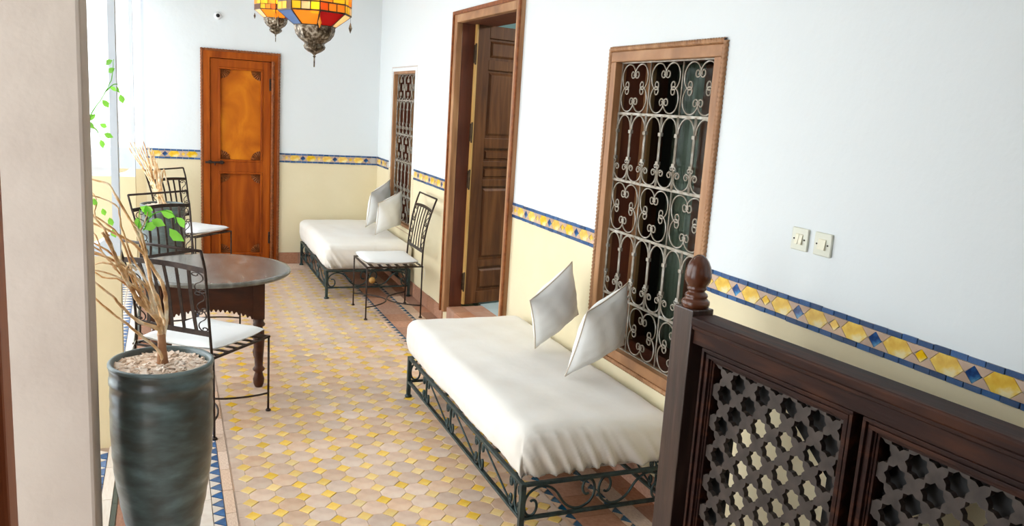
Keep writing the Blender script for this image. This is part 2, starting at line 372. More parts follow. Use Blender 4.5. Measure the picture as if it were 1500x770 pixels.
saw(1.638, 1.3, 8.45, .077, 1, .036, 'teal', 'terra')
saw(1.866, 1.3, 8.45, .080, 1, .034, 'teal', 'terra')
# strips under and beside the tall pot, and the pale paving of the arcade bay
strip(-.222, -.142, 1.2, 8.5, .24, 'rust_tile')
strip(XL, -.224, 1.2, 4.25, .30, 'dark_tile')
strip(-.292, XL, 3.0, 4.25, .33, 'pale')
strip(XL, -.224, 4.37, 8.0, .3, 'dark_tile')
strip(-.292, XL, 4.37, 8.0, .3, 'pale')
saw(-.2935, 3.06, 4.16, .0895, 1, .058)
saw(-.4135, 3.06, 4.16, .0895, -1, .058)
saw(-.2935, 4.5, 7.95, .0895, 1, .058)
saw(-.4135, 4.5, 7.95, .0895, -1, .058)
strip(-.62, -.415, 3.0, 4.25, .3, 'pale')
strip(-.62, -.415, 4.37, 8.0, .3, 'pale')

# --- right wall with two windows and a doorway
W1 = (2.81, 3.775, .525, 2.095); W2 = (7.33, 8.275, .525, 2.095); DR = (4.93, 6.27, .0, 2.455)
wr = MB(); T = .30
def wseg(y0, y1, z0, z1): wr.box((WX, y0, z0), (WX+T, y1, z1))
i1 = .05
for a, b in [(-3, W1[0]+i1), (W1[1]-i1, DR[0]+.06), (DR[1]+.12, W2[0]+.085), (W2[1]-i1, FY+.3)]: wseg(a, b, -.1, CEIL)
for W_ in (W1, W2):
    ia = i1 if W_ is W1 else .085
    wseg(W_[0]+ia, W_[1]-i1, -.1, W_[2]+i1); wseg(W_[0]+ia, W_[1]-i1, W_[3]-i1, CEIL)
wseg(DR[0]+.06, DR[1]+.12, DR[3]-.05, CEIL); wseg(DR[0]+.06, DR[1]+.12, -.1, .10); wr.box((WX, DR[1]-.03, .10), (WX+.125, DR[1]+.12, DR[3]-.05))
wall_right = wr.build('wall_right', M['wall'], kind='structure')
wall_far = MB().box((-.21, FY, -.1), (.30, FY+.25, CEIL)).box((1.03, FY, -.1), (WX+.3, FY+.25, CEIL)).box((.30, FY, 2.14), (1.03, FY+.25, CEIL)).box((.30, FY+.16, -.1), (1.03, FY+.25, 2.14)).build('wall_far', M['wall'], kind='structure')
MB().box((-1.1, -3.2, CEIL), (WX+.4, 9.1, CEIL+.25)).box((-1.0, -3, 2.75), (-.25, 9.0, CEIL)).build('ceiling', M['ceil'], kind='structure')
MB().box((-2.2, -3.2, -.1), (WX+.4, -3, CEIL)).build('wall_back', M['white'], kind='structure')

# --- baseboards of red tile
def baseboard(name, runs, along):
    o = empty(name, kind='structure'); me = MB().prism([(0, 0), (1, 0), (1, 1), (0, 1)], -.5, .5).mesh('baseboard_tile', M['terra_red'])
    me = MB().box((0, 0, 0), (1, 1, 1)).mesh('baseboard_tile', M['terra_red'])
    for a, b in runs:
        n = max(1, round((b-a)/.20)); l = (b-a)/n
        for k in range(n):
            h = .118+random.uniform(-.002, .002)
            if along == 'y': inst('baseboard_tile', me, o, (WX-.012+random.uniform(-.001, .001), a+k*l+.0015, .001), scale=(.014, l-.003, h))
            else: inst('baseboard_tile', me, o, (a+k*l+.0015, FY-.012, .001), scale=(l-.003, .014, h))
baseboard('baseboard_right', [(.4, 4.92), (6.28, 8.77)], 'y')
baseboard('baseboard_far', [(-.2, .285), (1.042, 2.055)], 'x')

# --- zellige band
def band(name, runs, axis):
    root = empty(name, kind='structure')
    ZB, ZT = 1.066, 1.160
    per = .3523; c0 = 2.586 if axis == 'y' else 1.284
    if axis == 'x': per = .331
    bar = MB().box((-.5, 0, -.5), (.5, 1, .5)).mesh('blue_tile', M['blue'])
    bed = MB(); TH = .006
    def place(nm, me, s, z, sx=1, sz=1, dz=0):
        # local mesh: x along wall, y = outwards, z up
        if axis == 'y': m = Matrix.Translation((WX, s, z)) @ Matrix.Rotation(PI/2, 4, 'Z')
        else: m = Matrix.Translation((s, FY, z)) @ Matrix.Rotation(PI, 4, 'Z')
        return inst(nm, me, root, mtx=m @ Matrix.Diagonal((sx, 1, sz, 1)))
    def pm(poly, m, nm):   # poly in (along, up), thickness outwards (+y local)
        b = MB().prism(poly, 0, TH, chamfer=.0015, mtx=Matrix.Rotation(-PI/2, 4, 'X') @ Matrix.Scale(-1, 4, (0, 1, 0))); 
        me = b.mesh(nm, M[m]); bm = bmesh.new(); bm.from_mesh(me); bmesh.ops.recalc_face_normals(bm, faces=bm.faces); bm.to_mesh(me); bm.free(); return me
    h = .029; q = per/2
    # half period: blue diamond (half .022) - rose triangles - yellow hexagon - rose - small yellow square (half .018)
    hexw = q*.5; gap = .0015
    hexm = pm([(-.056, 0), (-.028, -h), (.028, -h), (.056, 0), (.028, h), (-.028, h)], 'yellow_wall', 'yellow_tile')
    sqm = pm([(-.021, 0), (0, -.021), (.021, 0), (0, .021)], 'yellow_wall', 'small_yellow_tile')
    dmm = pm([(-.026, 0), (0, -.027), (.026, 0), (0, .027)], 'blue', 'diamond_tile')
    trm = pm([(-.046, .0), (0, .0), (.046, .0), (.0, -.030)], 'rose', 'rose_tile')
    def tri(up, wid):
        s_ = 1 if up else -1
        return pm([(-wid, s_*h), (wid, s_*h), (0, s_*.0045)], 'rose', 'rose_tile')
    # rose pieces: above and below each diamond and square, filling between hexagon shoulders
    def rosep(up, tiph):
        s_ = 1 if up else -1; wd = q/2-.028-gap
        return pm([(-wd, s_*h), (wd, s_*h), (.0315, s_*.0012), (.0262, s_*.0025), (0, s_*min(h-.001, tiph+gap)), (-.0262, s_*.0025), (-.0315, s_*.0012)], 'rose', 'rose_tile')
    RD = [rosep(True, .027), rosep(False, .027)]; RS = [rosep(True, .021), rosep(False, .021)]
    for a, b in runs:
        # blue bars top and bottom
        for z, hh in ((ZT-.0085, .017), (ZB+.0085, .017)):
            n = max(1, round((b-a)/(.0575))); l = (b-a)/n
            for k in range(n):
                o = place('blue_tile', bar, a+(k+.5)*l, z+random.uniform(-.0008, .0008), l*.94, hh*random.uniform(.90, 1.08))
                o.scale.y = TH*random.uniform(.85, 1.25)
        k0 = math.floor((a-c0)/q)-1
        for k in range(k0, k0+int((b-a)/q)+4):
            s = c0+k*q; blue = k % 2 == 0; zc = 1.113
            if a+.02 < s < b-.02:
                place('diamond_tile' if blue else 'small_yellow_tile', dmm if blue else sqm, s, zc)
                for r_ in (RD if blue else RS): place('rose_tile', r_, s, zc)
            if a+.055 < s+q/2 < b-.055: place('yellow_tile', hexm, s+q/2, zc)
        if axis == 'y': bed.box((WX-.001, a, ZB), (WX+.01, b, ZT))
        else: bed.box((a, FY-.001, ZB), (b, FY+.01, ZT))
    bed.build('mortar_bed', M['mortar'], root)
band('trim_1', [(.7, 2.805), (3.78, 4.925), (6.275, 7.325), (8.28, 8.785)], 'y')
band('trim_2', [(-.208, .285), (1.042, 2.062)], 'x')

# --- left side: piers of the arcade
def cross_wall(name, y0, y1, xr, xo, z0, rad, zt, zl, xleft, foot=0):
    """a wall across the bay: solid below z0, opening above it from xleft.. to xo with a rounded lower corner"""
    P = [(xleft, 0-.05), (xr, -.05), (xr, CEIL), (xo, CEIL), (xo, z0+rad*.75)]
    for i in range(1, 9):
        a = PI/2*i/8; P.append((xo-rad*(1-math.cos(a)), z0+rad*.75*(1-math.sin(a))))
    P.append((xleft, z0-.02))
    m = Matrix(((1, 0, 0, 0), (0, 0, 1, 0), (0, 1, 0, 0), (0, 0, 0, 1)))
    o = MB().prism(P, y0, y1, mtx=m).build(name, M['wall_left'], kind='structure')
    MB().box((xleft, y0+.02, zl), (xo, y1-.02, zl+.05)).box((xleft, y0+.035, zl-.035), (xo, y1-.035, zl)).build('ledge', M['white'], o)
    return o
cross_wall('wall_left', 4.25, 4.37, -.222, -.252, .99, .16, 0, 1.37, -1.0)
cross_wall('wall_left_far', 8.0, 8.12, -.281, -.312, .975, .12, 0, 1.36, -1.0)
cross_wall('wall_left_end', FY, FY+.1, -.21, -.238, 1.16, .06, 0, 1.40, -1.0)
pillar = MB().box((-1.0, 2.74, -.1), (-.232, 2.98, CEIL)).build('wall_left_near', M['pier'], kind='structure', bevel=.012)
MB().box((-.55, -3, -.1), (-.325, 1.30, CEIL)).build('wall_left_back', M['pier'], kind='structure')  # unseen wall behind the post, added to cut light from the near left
post = MB().box((-.32, 1.26, 0), (-.217, 1.33, 2.3)).build('wooden_post', M['post'], loc=(-.27, 1.3, 0) if False else None, bevel=.006)
tag(post, 'red-brown wooden post at the extreme left edge of the view', 'post')
# courtyard beyond
MB().box((-12, -6, -.3), (-1.6, 16, -.06)).build('court_floor', M['white'], kind='structure')
ct = MB().box((-7.2, -6, -.3), (-7, 16, 6.5)).box((-7.0, -6, 3.1), (-6.9, 16, 3.25)).box((-7.0, -6, 1.35), (-6.94, 16, 1.45))
ct.build('wall_court', M['white'], kind='structure')
MB().box((-7.2, 14, -.3), (WX, 14.2, 4.5)).build('wall_court_end', M['white'], kind='structure')
# rooms behind the right wall
rm = MB().box((WX+T, 4.3, .0), (5.6, 6.9, .149)).build('door_room_floor', M['marble'], kind='structure')
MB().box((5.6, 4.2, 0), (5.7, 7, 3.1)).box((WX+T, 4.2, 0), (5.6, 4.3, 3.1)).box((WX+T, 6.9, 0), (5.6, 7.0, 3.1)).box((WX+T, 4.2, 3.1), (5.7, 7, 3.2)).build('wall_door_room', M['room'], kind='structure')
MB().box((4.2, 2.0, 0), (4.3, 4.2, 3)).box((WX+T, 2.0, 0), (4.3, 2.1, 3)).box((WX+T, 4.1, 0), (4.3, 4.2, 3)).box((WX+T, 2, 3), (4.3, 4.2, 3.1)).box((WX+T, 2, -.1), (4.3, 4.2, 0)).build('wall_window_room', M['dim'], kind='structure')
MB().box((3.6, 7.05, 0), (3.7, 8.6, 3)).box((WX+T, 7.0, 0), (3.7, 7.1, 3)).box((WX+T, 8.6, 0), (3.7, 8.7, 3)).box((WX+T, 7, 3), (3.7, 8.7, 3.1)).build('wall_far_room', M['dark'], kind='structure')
area('door_room_fill', (4.6, 5.2, 2.9), (-.2, .2, -1), .6, .6, 70, (1, .93, .84))  # added lamp, unseen, to brighten the door leaf and room
area('window_room_fill', (3.6, 2.6, 2.6), (-.4, .3, -1), .4, .4, 2.2, (.9, 1, .95))  # weak added lamp, unseen, that fills the room behind the grille

# ================================================================== windows with iron grilles
def rope(pts, r, turns_per_m=150, n=9, lobes=3):
    """twisted moulding between two points"""
    a, b = Vector(pts[0]), Vector(pts[1]); d = b-a; L = d.length; t = d.normalized()
    u = t.orthogonal().normalized(); v = t.cross(u); k = max(8, int(L*turns_per_m*2.2)); vs = []
    for i in range(k+1):
        s = L*i/k
        for j in range(n):
            q = 2*PI*j/n; rr = r*(1+.22*math.cos(lobes*q-s*turns_per_m*2.2)); p = a+t*s+u*math.cos(q)*rr+v*math.sin(q)*rr
            vs.append(p)
    fs = [(i*n+j, i*n+(j+1) % n, (i+1)*n+(j+1) % n, (i+1)*n+j) for i in range(k) for j in range(n)]
    m = MB(); m.add(vs, fs, smooth=True); return m
def c_mesh(w, h, r):
    P = [(0, x*h, y*h) for x, y in CC]; s = w/CC_W/h
    P = [(0, p[1]*s, p[2]) for p in P]
    return MB().tube(P, r, 5, up=(1, 0, 0)).mesh('scroll', M['grille'])
_cm = {}
def window(idx, W_):
    y0, y1, z0, z1 = W_
    rec = 0 if idx == 1 else .018       # the far window sits deeper in its wall
    root = empty('window_%d' % idx, (WX+rec, (y0+y1)/2, z0), kind='structure')
    off = Vector((WX, (y0+y1)/2, z0))
    def B(mb, name, m, parent=root, bevel=0):
        mb.v = [v-off for v in mb.v]; return mb.build(name, m, parent, bevel=bevel)
    fw_ = .050
    for nm, a, b, m in [('frame_rail', (y0+.026, z1-.026-fw_), (y1-.026, z1-.026), 'frame_wood'), ('frame_rail', (y0+.026, z0+.026), (y1-.026, z0+.026+fw_), 'frame_wood'),
                        ('frame_stile', (y0+.026, z0+.026+fw_), (y0+.026+fw_, z1-.026-fw_), 'frame_wood_v'), ('frame_stile', (y1-.026-fw_, z0+.026+fw_), (y1-.026, z1-.026-fw_), 'frame_wood_v')]:
        B(MB().box((WX-.012, a[0], a[1]), (WX+.055, b[0], b[1])), nm, M[m], bevel=.004)
    x = WX-.006
    for p, q in [((x, y0+.013, z0+.013), (x, y0+.013, z1-.013)), ((x, y1-.013, z0+.013), (x, y1-.013, z1-.013)), ((x, y0+.013, z0+.013), (x, y1-.013, z0+.013)), ((x, y0+.013, z1-.013), (x, y1-.013, z1-.013))]:
        B(rope((p, q), .012), 'rope_moulding', M['frame_wood_v'])
    # grille
    gx = WX+.028
    a0, a1 = y0+.076, y1-.076; zb, zt = z0+.076, z1-.076
    gr = empty('grille', (gx-off.x, 0, 0)); gr.parent = root
    goff = Vector((gx, off.y, off.z))
    def G(mb, name, mm=M['grille']):
        mb.v = [v-goff for v in mb.v]; return mb.build(name, mm, gr)
    H = zt-zb; frac = [0, .178, .41, .592, .825, 1]
    zs = [zb+H*f for f in frac]                     # bottom .. top: scroll row, bars, scroll row, bars, scroll row
    for z in zs: G(MB().box((gx-.004, a0, z-.006), (gx+.004, a1, z+.006)), 'cross_bar')
    wdt = (a1-a0)
    for k in range(7):
        y = a0+wdt*k/6; y = min(max(y, a0+.004), a1-.004)
        for (p, q) in ((zs[1], zs[2]), (zs[3], zs[4])):
            G(MB().tube([(gx-.002, y-.0045, p), (gx-.002, y-.0045, q)], .0042, 5).tube([(gx-.002, y+.0045, p), (gx-.002, y+.0045, q)], .0042, 5), 'bar')
            hh = q-p; kn = MB()
            for zz in (p+hh*.34, q-hh*.26): kn.box((gx-.009, y-.011, zz-.008), (gx+.006, y+.011, zz+.008))
            kn.tube(arc((y-.012, p+hh*.30), .008, 0, 2*PI, 8, 'yz', gx-.006), .003, 4).tube(arc((y+.012, p+hh*.30), .008, 0, 2*PI, 8, 'yz', gx-.006), .003, 4)
            G(kn, 'collar')
    for k in (0, 1, 2, 3):
        y = a0+wdt*k/3; y = min(max(y, a0+.004), a1-.004)
        for (p, q) in ((zs[0], zs[1]), (zs[2], zs[3]), (zs[4], zs[5])):
            G(MB().tube([(gx, y, p), (gx, y, q)], .0042, 5), 'bar')
    def sc(w_, h_, y, z, rot):
        key = (round(w_, 3), round(h_, 3))
        if key not in _cm: _cm[key] = c_mesh(w_, h_, .0038)
        o = inst('scroll', _cm[key], gr); o.matrix_basis = Matrix.Translation((-.001, y-off.y, z-off.z)) @ Matrix.Rotation(rot, 4, 'X')
    for r_ in range(3):
        zc = (zs[2*r_]+zs[2*r_+1])/2; hh = (zs[2*r_+1]-zs[2*r_])
        for k in range(3):
            yc = a0+wdt*(k+.5)/3; uw = wdt/3
            for q in range(4):
                a = PI/4+q*PI/2
                dy, dz = math.cos(a), math.sin(a)
                # back of the C towards the corner of the unit
                sc(hh*.50*CC_W, hh*.50, yc+dy*uw*.345, zc+dz*hh*.345, a)
    for r_, (p, q) in enumerate(((zs[1], zs[2]), (zs[3], zs[4]))):
        cw = wdt/6
        for k in range(6):
            yc = a0+cw*(k+.5)
            G(MB().tube([(gx, yc-cw*.46, q-cw*.62)]+[(gx, yc-cw*.46*math.cos(t*PI/10), q-.006-cw*.56+cw*.56*math.sin(t*PI/10)) for t in range(11)]+[(gx, yc+cw*.46, q-cw*.62)], .0045, 5), 'arch')
            sc(cw*.90*CC_W*.8, cw*.90, yc, p+cw*.90*CC_W*.4+.006, -PI/2)
    # dark lining of the reveal, then sash and panes
    lx0, lx1 = WX+.056, WX+.31
    for p, q in (((y1-.066, z0+.05), (y1-.048, z1-.05)), ((y0+.048, z0+.05), (y0+.066, z1-.05)), ((y0+.066, z1-.066), (y1-.066, z1-.048)), ((y0+.066, z0+.048), (y1-.066, z0+.066))):
        B(MB().box((lx0, p[0], p[1]), (lx1, q[0], q[1])), 'reveal_lining', M['red_wood'])
    sx = WX+.17
    for (u0, u1) in ((a1-.035, a1+.012),):
        B(MB().box((sx, u0, z0+.03), (sx+.04, u1, z1-.03)), 'sash_stile', M['frame_wood_v'], bevel=.004)
    B(MB().box((sx+.015, a0-.02, z0+.05), (sx+.02, a1+.02, z1-.05)), 'pane', M['pane'])
    return root
window(1, W1); window(2, W2)
cu = MB()
NP = 24
vs = []; 
for i in range(NP+1):
    y = 3.56+.24*i/NP; x = 2.50+.02*math.sin(i*1.6)
    vs += [(x, y, .3), (x, y, 2.6)]
cu.add(vs, [(2*i, 2*i+2, 2*i+3, 2*i+1) for i in range(NP)], smooth=True)
c_ = cu.build('curtain', M['curtain'])
sd = c_.modifiers.new('solid', 'SOLIDIFY'); sd.thickness = .006
tag(c_, 'grey-green curtain hanging behind the large window grille', 'curtain')
sh = MB().box((2.43, 3.12, .3), (2.46, 3.47, 2.5)).build('shutter', M['red_wood'], bevel=.004)
tag(sh, 'dark red wooden shutter behind the right part of the large window', 'shutter')

# ================================================================== the open middle doorway
def doorway():
    y0, y1, _, z1 = DR
    off = Vector((WX, (y0+y1)/2, 0)); root = empty('door_1', off, kind='structure')
    def B(mb, name, m, parent=root, bevel=.003):
        mb.v = [v-off for v in mb.v]; return mb.build(name, M[m], parent, bevel=bevel)
    fw_ = .078
    B(MB().box((WX-.03, y1-fw_, .10), (WX+.02, y1, z1)), 'frame_stile', 'frame_wood_v', bevel=.006)
    B(MB().box((WX-.03, y0, .0), (WX+.02, y0+fw_, z1)), 'frame_stile', 'frame_wood_v', bevel=.006)
    B(MB().box((WX-.03, y0+fw_, z1-fw_), (WX+.02, y1-fw_, z1)), 'frame_head', 'frame_wood', bevel=.006)
    B(MB().box((WX-.042, y1-.022, .10), (WX-.028, y1+.004, z1+.005)), 'outer_moulding', 'carved')
    B(MB().box((WX-.042, y0-.004, .0), (WX-.028, y0+.022, z1+.005)), 'outer_moulding', 'carved')
    B(MB().box((WX-.042, y0+.022, z1-.022), (WX-.028, y1-.022, z1+.005)), 'outer_moulding', 'carved')
    B(MB().box((WX+.02, y1-fw_, .12), (WX+.125, y1-.02, z1-.05)), 'jamb', 'red_wood')
    B(MB().box((WX+.02, y0+.05, .12), (WX+.30, y0+fw_-.01, z1-.05)), 'jamb', 'frame_wood_v')
    B(MB().box((WX+.02, y0+fw_, z1-fw_), (WX+.30, y1-fw_, z1-.045)), 'head_jamb', 'red_wood')
    for k in range(6):
        a = y0+.10+(y1-y0-.2)*k/6
        B(MB().box((WX+.005, a+.002, .10), (WX+.125, a+(y1-y0-.2)/6-.002, .15)), 'sill_tile', 'terra_red')
        B(MB().box((WX+.128, a+.002, .10), (WX+.30, a+(y1-y0-.2)/6-.002, .149)), 'sill_tile', 'terra_red')
        B(MB().box((WX-.008, a+.002, .0), (WX+.004, a+(y1-y0-.2)/6-.002, .148)), 'riser_tile', 'terra_red')
    # leaf, hinged on the far jamb and swung back into the room
    lf = empty('door_leaf', Vector((2.20, 6.165, .165))-off, math.atan2(.10, .40)); lf.parent = root
    W_, H_ = .98, 2.215
    def Lb(mb, name, m, bevel=.003): return mb.build(name, M[m], lf, bevel=bevel)
    # local: x along leaf, y thickness (face at y=0 looks to -y), z up
    Lb(MB().box((-.002, .0, 0), (.012, .12, H_)), 'lit_edge', 'edge_wood', 0)  # light on the leaf's edge is put into this yellow
    for a, b in ((.012, .12), (W_-.12, W_)): Lb(MB().box((a, 0, 0), (b, .045, H_)), 'stile', 'walnut')
    rails = [(0, .10), (.305, .36), (.965, 1.02), (1.125, 1.165), (1.27, 1.35), (1.88, 1.955), (2.12, H_)]
    for a, b in rails: Lb(MB().box((.12, 0, a), (W_-.12, .045, b)), 'rail', 'walnut')
    for (a, b), (c, d) in zip(rails[:-1], rails[1:]):
        o = MB().box((.12, .018, b), (W_-.12, .030, c))
        Lb(o, 'panel_ground', 'walnut', 0)
        z0_, z1_ = b+.02, c-.02
        if z1_-z0_ > .02:
            P = MB(); i_ = .018 if z1_-z0_ > .08 else .008
            vs = [(.14, .018, z0_), (W_-.14, .018, z0_), (W_-.14, .018, z1_), (.14, .018, z1_), (.14+i_, .006, z0_+i_), (W_-.14-i_, .006, z0_+i_), (W_-.14-i_, .006, z1_-i_), (.14+i_, .006, z1_-i_)]
            P.add(vs, [(0, 1, 5, 4), (1, 2, 6, 5), (2, 3, 7, 6), (3, 0, 4, 7), (4, 5, 6, 7)]); Lb(P, 'raised_panel', 'walnut', 0)
    for z in (.12, .95, 1.32, 1.92):
        Lb(MB().box((-.010, .0, z), (-.001, .03, z+.14)).tube([(-.008, -.004, z-.01), (-.008, -.004, z+.15)], .008, 8), 'hinge', 'came')
doorway()

# ================================================================== far orange door
def far_door():
    off = Vector((.663, FY, 0)); root = empty('door_2', off, kind='structure')
    def B(mb, name, m, parent=root, bevel=.003):
        mb.v = [v-off for v in mb.v]; return mb.build(name, M[m], parent, bevel=bevel)
    x0, x1, z1 = .290, 1.042, 2.15
    B(MB().box((x0+.02, FY-.03, 0), (x0+.085, FY+.1, z1-.02)), 'frame_stile', 'orange_wood')
    B(MB().box((x1-.085, FY-.03, 0), (x1-.02, FY+.1, z1-.02)), 'frame_stile', 'orange_wood')
    B(MB().box((x0+.085, FY-.03, z1-.085), (x1-.085, FY+.1, z1-.02)), 'frame_head', 'orange_wood')
    for p, q in [((x0+.012, FY-.02, .0), (x0+.012, FY-.02, z1)), ((x1-.012, FY-.02, 0), (x1-.012, FY-.02, z1)), ((x0, FY-.02, z1-.012), (x1, FY-.02, z1-.012)), ((x1-.07, FY-.035, 0), (x1-.07, FY-.035, z1-.08))]:
        B(rope((p, q), .014, 100), 'rope_moulding', 'carved', bevel=0)
    leaf = empty('door_leaf', (x0+.088-off.x, 0, .015)); leaf.parent = root
    a, b = x0+.088, x1-.088; lo = Vector((a, FY, .015))
    def Lb(mb, name, m, bevel=.002):
        mb.v = [v-lo for v in mb.v]; return mb.build(name, M[m], leaf, bevel=bevel)
    yf = FY-.012
    st = .075; zs = [.015, .10, .955, 1.055, 1.985, z1-.09]
    Lb(MB().box((a, yf, .015), (a+st, FY+.03, zs[5])), 'stile', 'orange_wood'); Lb(MB().box((b-st, yf, .015), (b, FY+.03, zs[5])), 'stile', 'orange_wood')
    for p, q in ((zs[0], zs[1]), (zs[2], zs[3]), (zs[4], zs[5])): Lb(MB().box((a+st, yf, p), (b-st, FY+.03, q)), 'rail', 'orange_wood')
    for p, q, m in ((zs[1], zs[2], 'orange_wood'), (zs[3], zs[4], 'orange_panel')):
        x2, x3 = a+st, b-st
        Lb(MB().box((x2, yf+.022, p), (x3, FY+.02, q)), 'panel', m, 0)
        mo = MB()
        for (u0, v0, u1, v1) in ((x2, p, x3, p+.022), (x2, q-.022, x3, q), (x2, p+.022, x2+.022, q-.022), (x3-.022, p+.022, x3, q-.022)):
            mo.box((u0, yf-.006, v0), (u1, yf+.022, v1))
        Lb(mo, 'panel_moulding', 'carved' if False else 'orange_wood', .005)
        for cx, sx in ((x2+.022, 1), (x3-.022, -1)):
            for cz, sz in ((p+.022, 1), (q-.022, -1)):
                fn = MB(); R_ = .088
                for k in range(6):
                    a0 = PI/2*k/6; a1 = PI/2*(k+1)/6; am = (a0+a1)/2
                    vs = [(cx, yf+.012, cz), (cx+sx*R_*math.cos(a0), yf+.020, cz+sz*R_*math.sin(a0)), (cx+sx*R_*1.06*math.cos(am), yf+.010, cz+sz*R_*1.06*math.sin(am)), (cx+sx*R_*math.cos(a1), yf+.020, cz+sz*R_*math.sin(a1)), (cx+sx*R_*.55*math.cos(am), yf+.002, cz+sz*R_*.55*math.sin(am))]
                    fn.add(vs, [(0, 1, 4), (1, 2, 4), (2, 3, 4), (3, 0, 4)])
                Lb(fn, 'carved_fan', 'carved', 0)
    for z in (.22, 1.78): Lb(MB().box((b-.015, yf-.012, z), (b+.012, yf+.004, z+.12)), 'hinge', 'iron')
    Lb(MB().tube([(a-.05, yf-.03, 1.045), (a+.13, yf-.03, 1.048)], .011, 8).box((a-.02, yf-.02, 1.03), (a+.01, yf, 1.065)).box((a+.09, yf-.04, 1.03), (a+.12, yf, 1.065)).tube([(a+.04, yf-.03, 1.046), (a+.04, yf-.055, 1.02)], .007, 6), 'latch', 'iron')
far_door()

# ================================================================== chairs
def chair_proto():
    root = empty('wrought_iron_chair')
    hw, hd, SZ = .25, .23, .435; I = M['iron']
    def tl(pts, r, name, n=6, **k): return MB().tube(pts, r, n, **k).build(name, I, root)
    for sx in (-1, 1):
        tl([(sx*hw, hd, .006), (sx*hw, hd, SZ)], .0065, 'leg'); tl([(sx*hw, -hd, .006), (sx*(hw-.005), -hd, SZ)], .0065, 'leg')
    for q in [o for o in D.objects if o.parent == root]:
        pass
    for sx in (-1, 1):
        for sy in (-1, 1):
            MB().lathe([(.014, 0), (.015, .006), (.010, .012)], 12, Matrix.Translation((sx*hw, sy*hd, 0))).build('foot', I, root)
    fr = MB()
    fr.box((-hw-.006, -hd-.006, SZ-.006), (hw+.006, -hd+.008, SZ+.004)).box((-hw-.006, hd-.008, SZ-.006), (hw+.006, hd+.006, SZ+.004))
    fr.box((-hw-.006, -hd, SZ-.006), (-hw+.008, hd, SZ+.004)).box((hw-.008, -hd, SZ-.006), (hw+.006, hd, SZ+.004)); fr.build('seat_frame', I, root)
    for k in range(6):
        y = -hd+.05+k*.072
        MB().box((-hw+.006, y-.013, SZ-.003), (hw-.006, y+.013, SZ+.001)).build('seat_strap', I, root)
    # two bowed stretchers that touch in the middle
    for s in (-1, 1):
        P = [(-hw+2*hw*t/24, s*hd*(1-.97*math.sin(PI*t/24)**.75), .105) for t in range(25)]
        tl(P, .0058, 'stretcher')
    # back
    def bk(z): # how far back the frame leans at height z
        t = (z-SZ)/.56; return -hd-.012*t-.085*t**2.4
    def up(z, x0=.237, x1=.252): t = (z-SZ)/.56; return x0-.018*math.sin(PI*min(1, t*1.2))*.8+(x1-x0)*t
    zs = [SZ+.56*i/12 for i in range(13)]
    for s in (-1, 1): tl([(s*up(z), bk(z), z) for z in zs], .0075, 'back_upright')
    tl([(s*up(zs[-1]), bk(zs[-1]), zs[-1]) for s in (-1, 1)], .0075, 'top_rail', 6)
    ZA, ZB = .555, .890
    def flatbar(z, bow, name):
        P = [((-1+2*t/12)*up(z), bk(z+bow*math.sin(PI*t/12)), z+bow*math.sin(PI*t/12)) for t in range(13)]
        m = MB()
        for i in range(12):
            (x0, y0, z0), (x1, y1, z1) = P[i], P[i+1]
            m.add([(x0, y0-.003, z0-.013), (x1, y1-.003, z1-.013), (x1, y1-.003, z1+.013), (x0, y0-.003, z0+.013), (x0, y0+.003, z0-.013), (x1, y1+.003, z1-.013), (x1, y1+.003, z1+.013), (x0, y0+.003, z0+.013)],
                  [(0, 3, 2, 1), (4, 5, 6, 7), (0, 1, 5, 4), (3, 7, 6, 2)])
        m.build(name, I, root)
    flatbar(ZB, .014, 'back_rail'); flatbar(ZA, .0, 'back_rail')
    ox = .150
    for k, x in enumerate((-ox, -ox/2, 0, ox/2, ox)):
        wd = .010 if k in (0, 4) else .0085; m = MB(); n = 8
        vs = []
        for i in range(n+1):
            z = ZA+(ZB-ZA)*i/n; kx = x*(1-.10*math.sin(PI*i/n)) ; y = bk(z)
            vs += [(kx-wd, y-.0025, z), (kx+wd, y-.0025, z), (kx+wd, y+.0025, z), (kx-wd, y+.0025, z)]
        fs = []
        for i in range(n):
            for j in range(4): fs.append((4*i+j, 4*i+(j+1) % 4, 4*i+4+(j+1) % 4, 4*i+4+j))
        m.add(vs, fs); m.build('back_slat', I, root)
    # S scrolls stacked between the outer slats and the uprights
    nS = 3; h = (ZB-ZA-.03)/nS
    for s in (-1, 1):
        for k in range(nS):
            zc = ZA+.015+h*(k+.5); xc = s*(ox+.012+up(zc)-.010)/2; w_ = up(zc)-ox-.024
            P = [(xc+s*x*h*w_/(SC_W*h), bk(zc+y*h), zc+y*h*1.04) for x, y in SC]
            MB().tube(P, .0034, 4, up=(0, 1, 0)).build('scroll', I, root)
    # seat cushion: padded square with soft corners
    cu = MB(); n = 20; vs = []; cw, cd, ct = .232, .222, .026
    for side in (1, -1):
        for i in range(n+1):
            for j in range(n+1):
                u, v = -1+2*i/n, -1+2*j/n
                e = max(0, (1-abs(u)**5))**.45*max(0, (1-abs(v)**5))**.45
                k = 1-.03*(abs(u*v))**3
                puff = .006*math.cos(3*u)*math.cos(2.5*v)
                vs.append((u*cw*k, v*cd*k+.012, SZ+.034+side*(ct*e)+(puff if side > 0 else 0)))
    N1 = (n+1)**2; fs = []
    for s in (0, 1):
        for i in range(n):
            for j in range(n):
                q = [s*N1+i*(n+1)+j, s*N1+(i+1)*(n+1)+j, s*N1+(i+1)*(n+1)+j+1, s*N1+i*(n+1)+j+1]; fs.append(q if s == 0 else q[::-1])
    cu.add(vs, fs, smooth=True); cb = cu.build('seat_cushion', M['cushion'], root)
    for s in (-1, 1):
        MB().tube([(s*.20, -.20, SZ+.02), (s*.235, -.235, SZ+.02), (s*.25, -.25, SZ-.03), (s*.245, -.255, SZ-.11)], .0035, 4, flat=.4).build('tie', M['cushion'], cb)
    return root
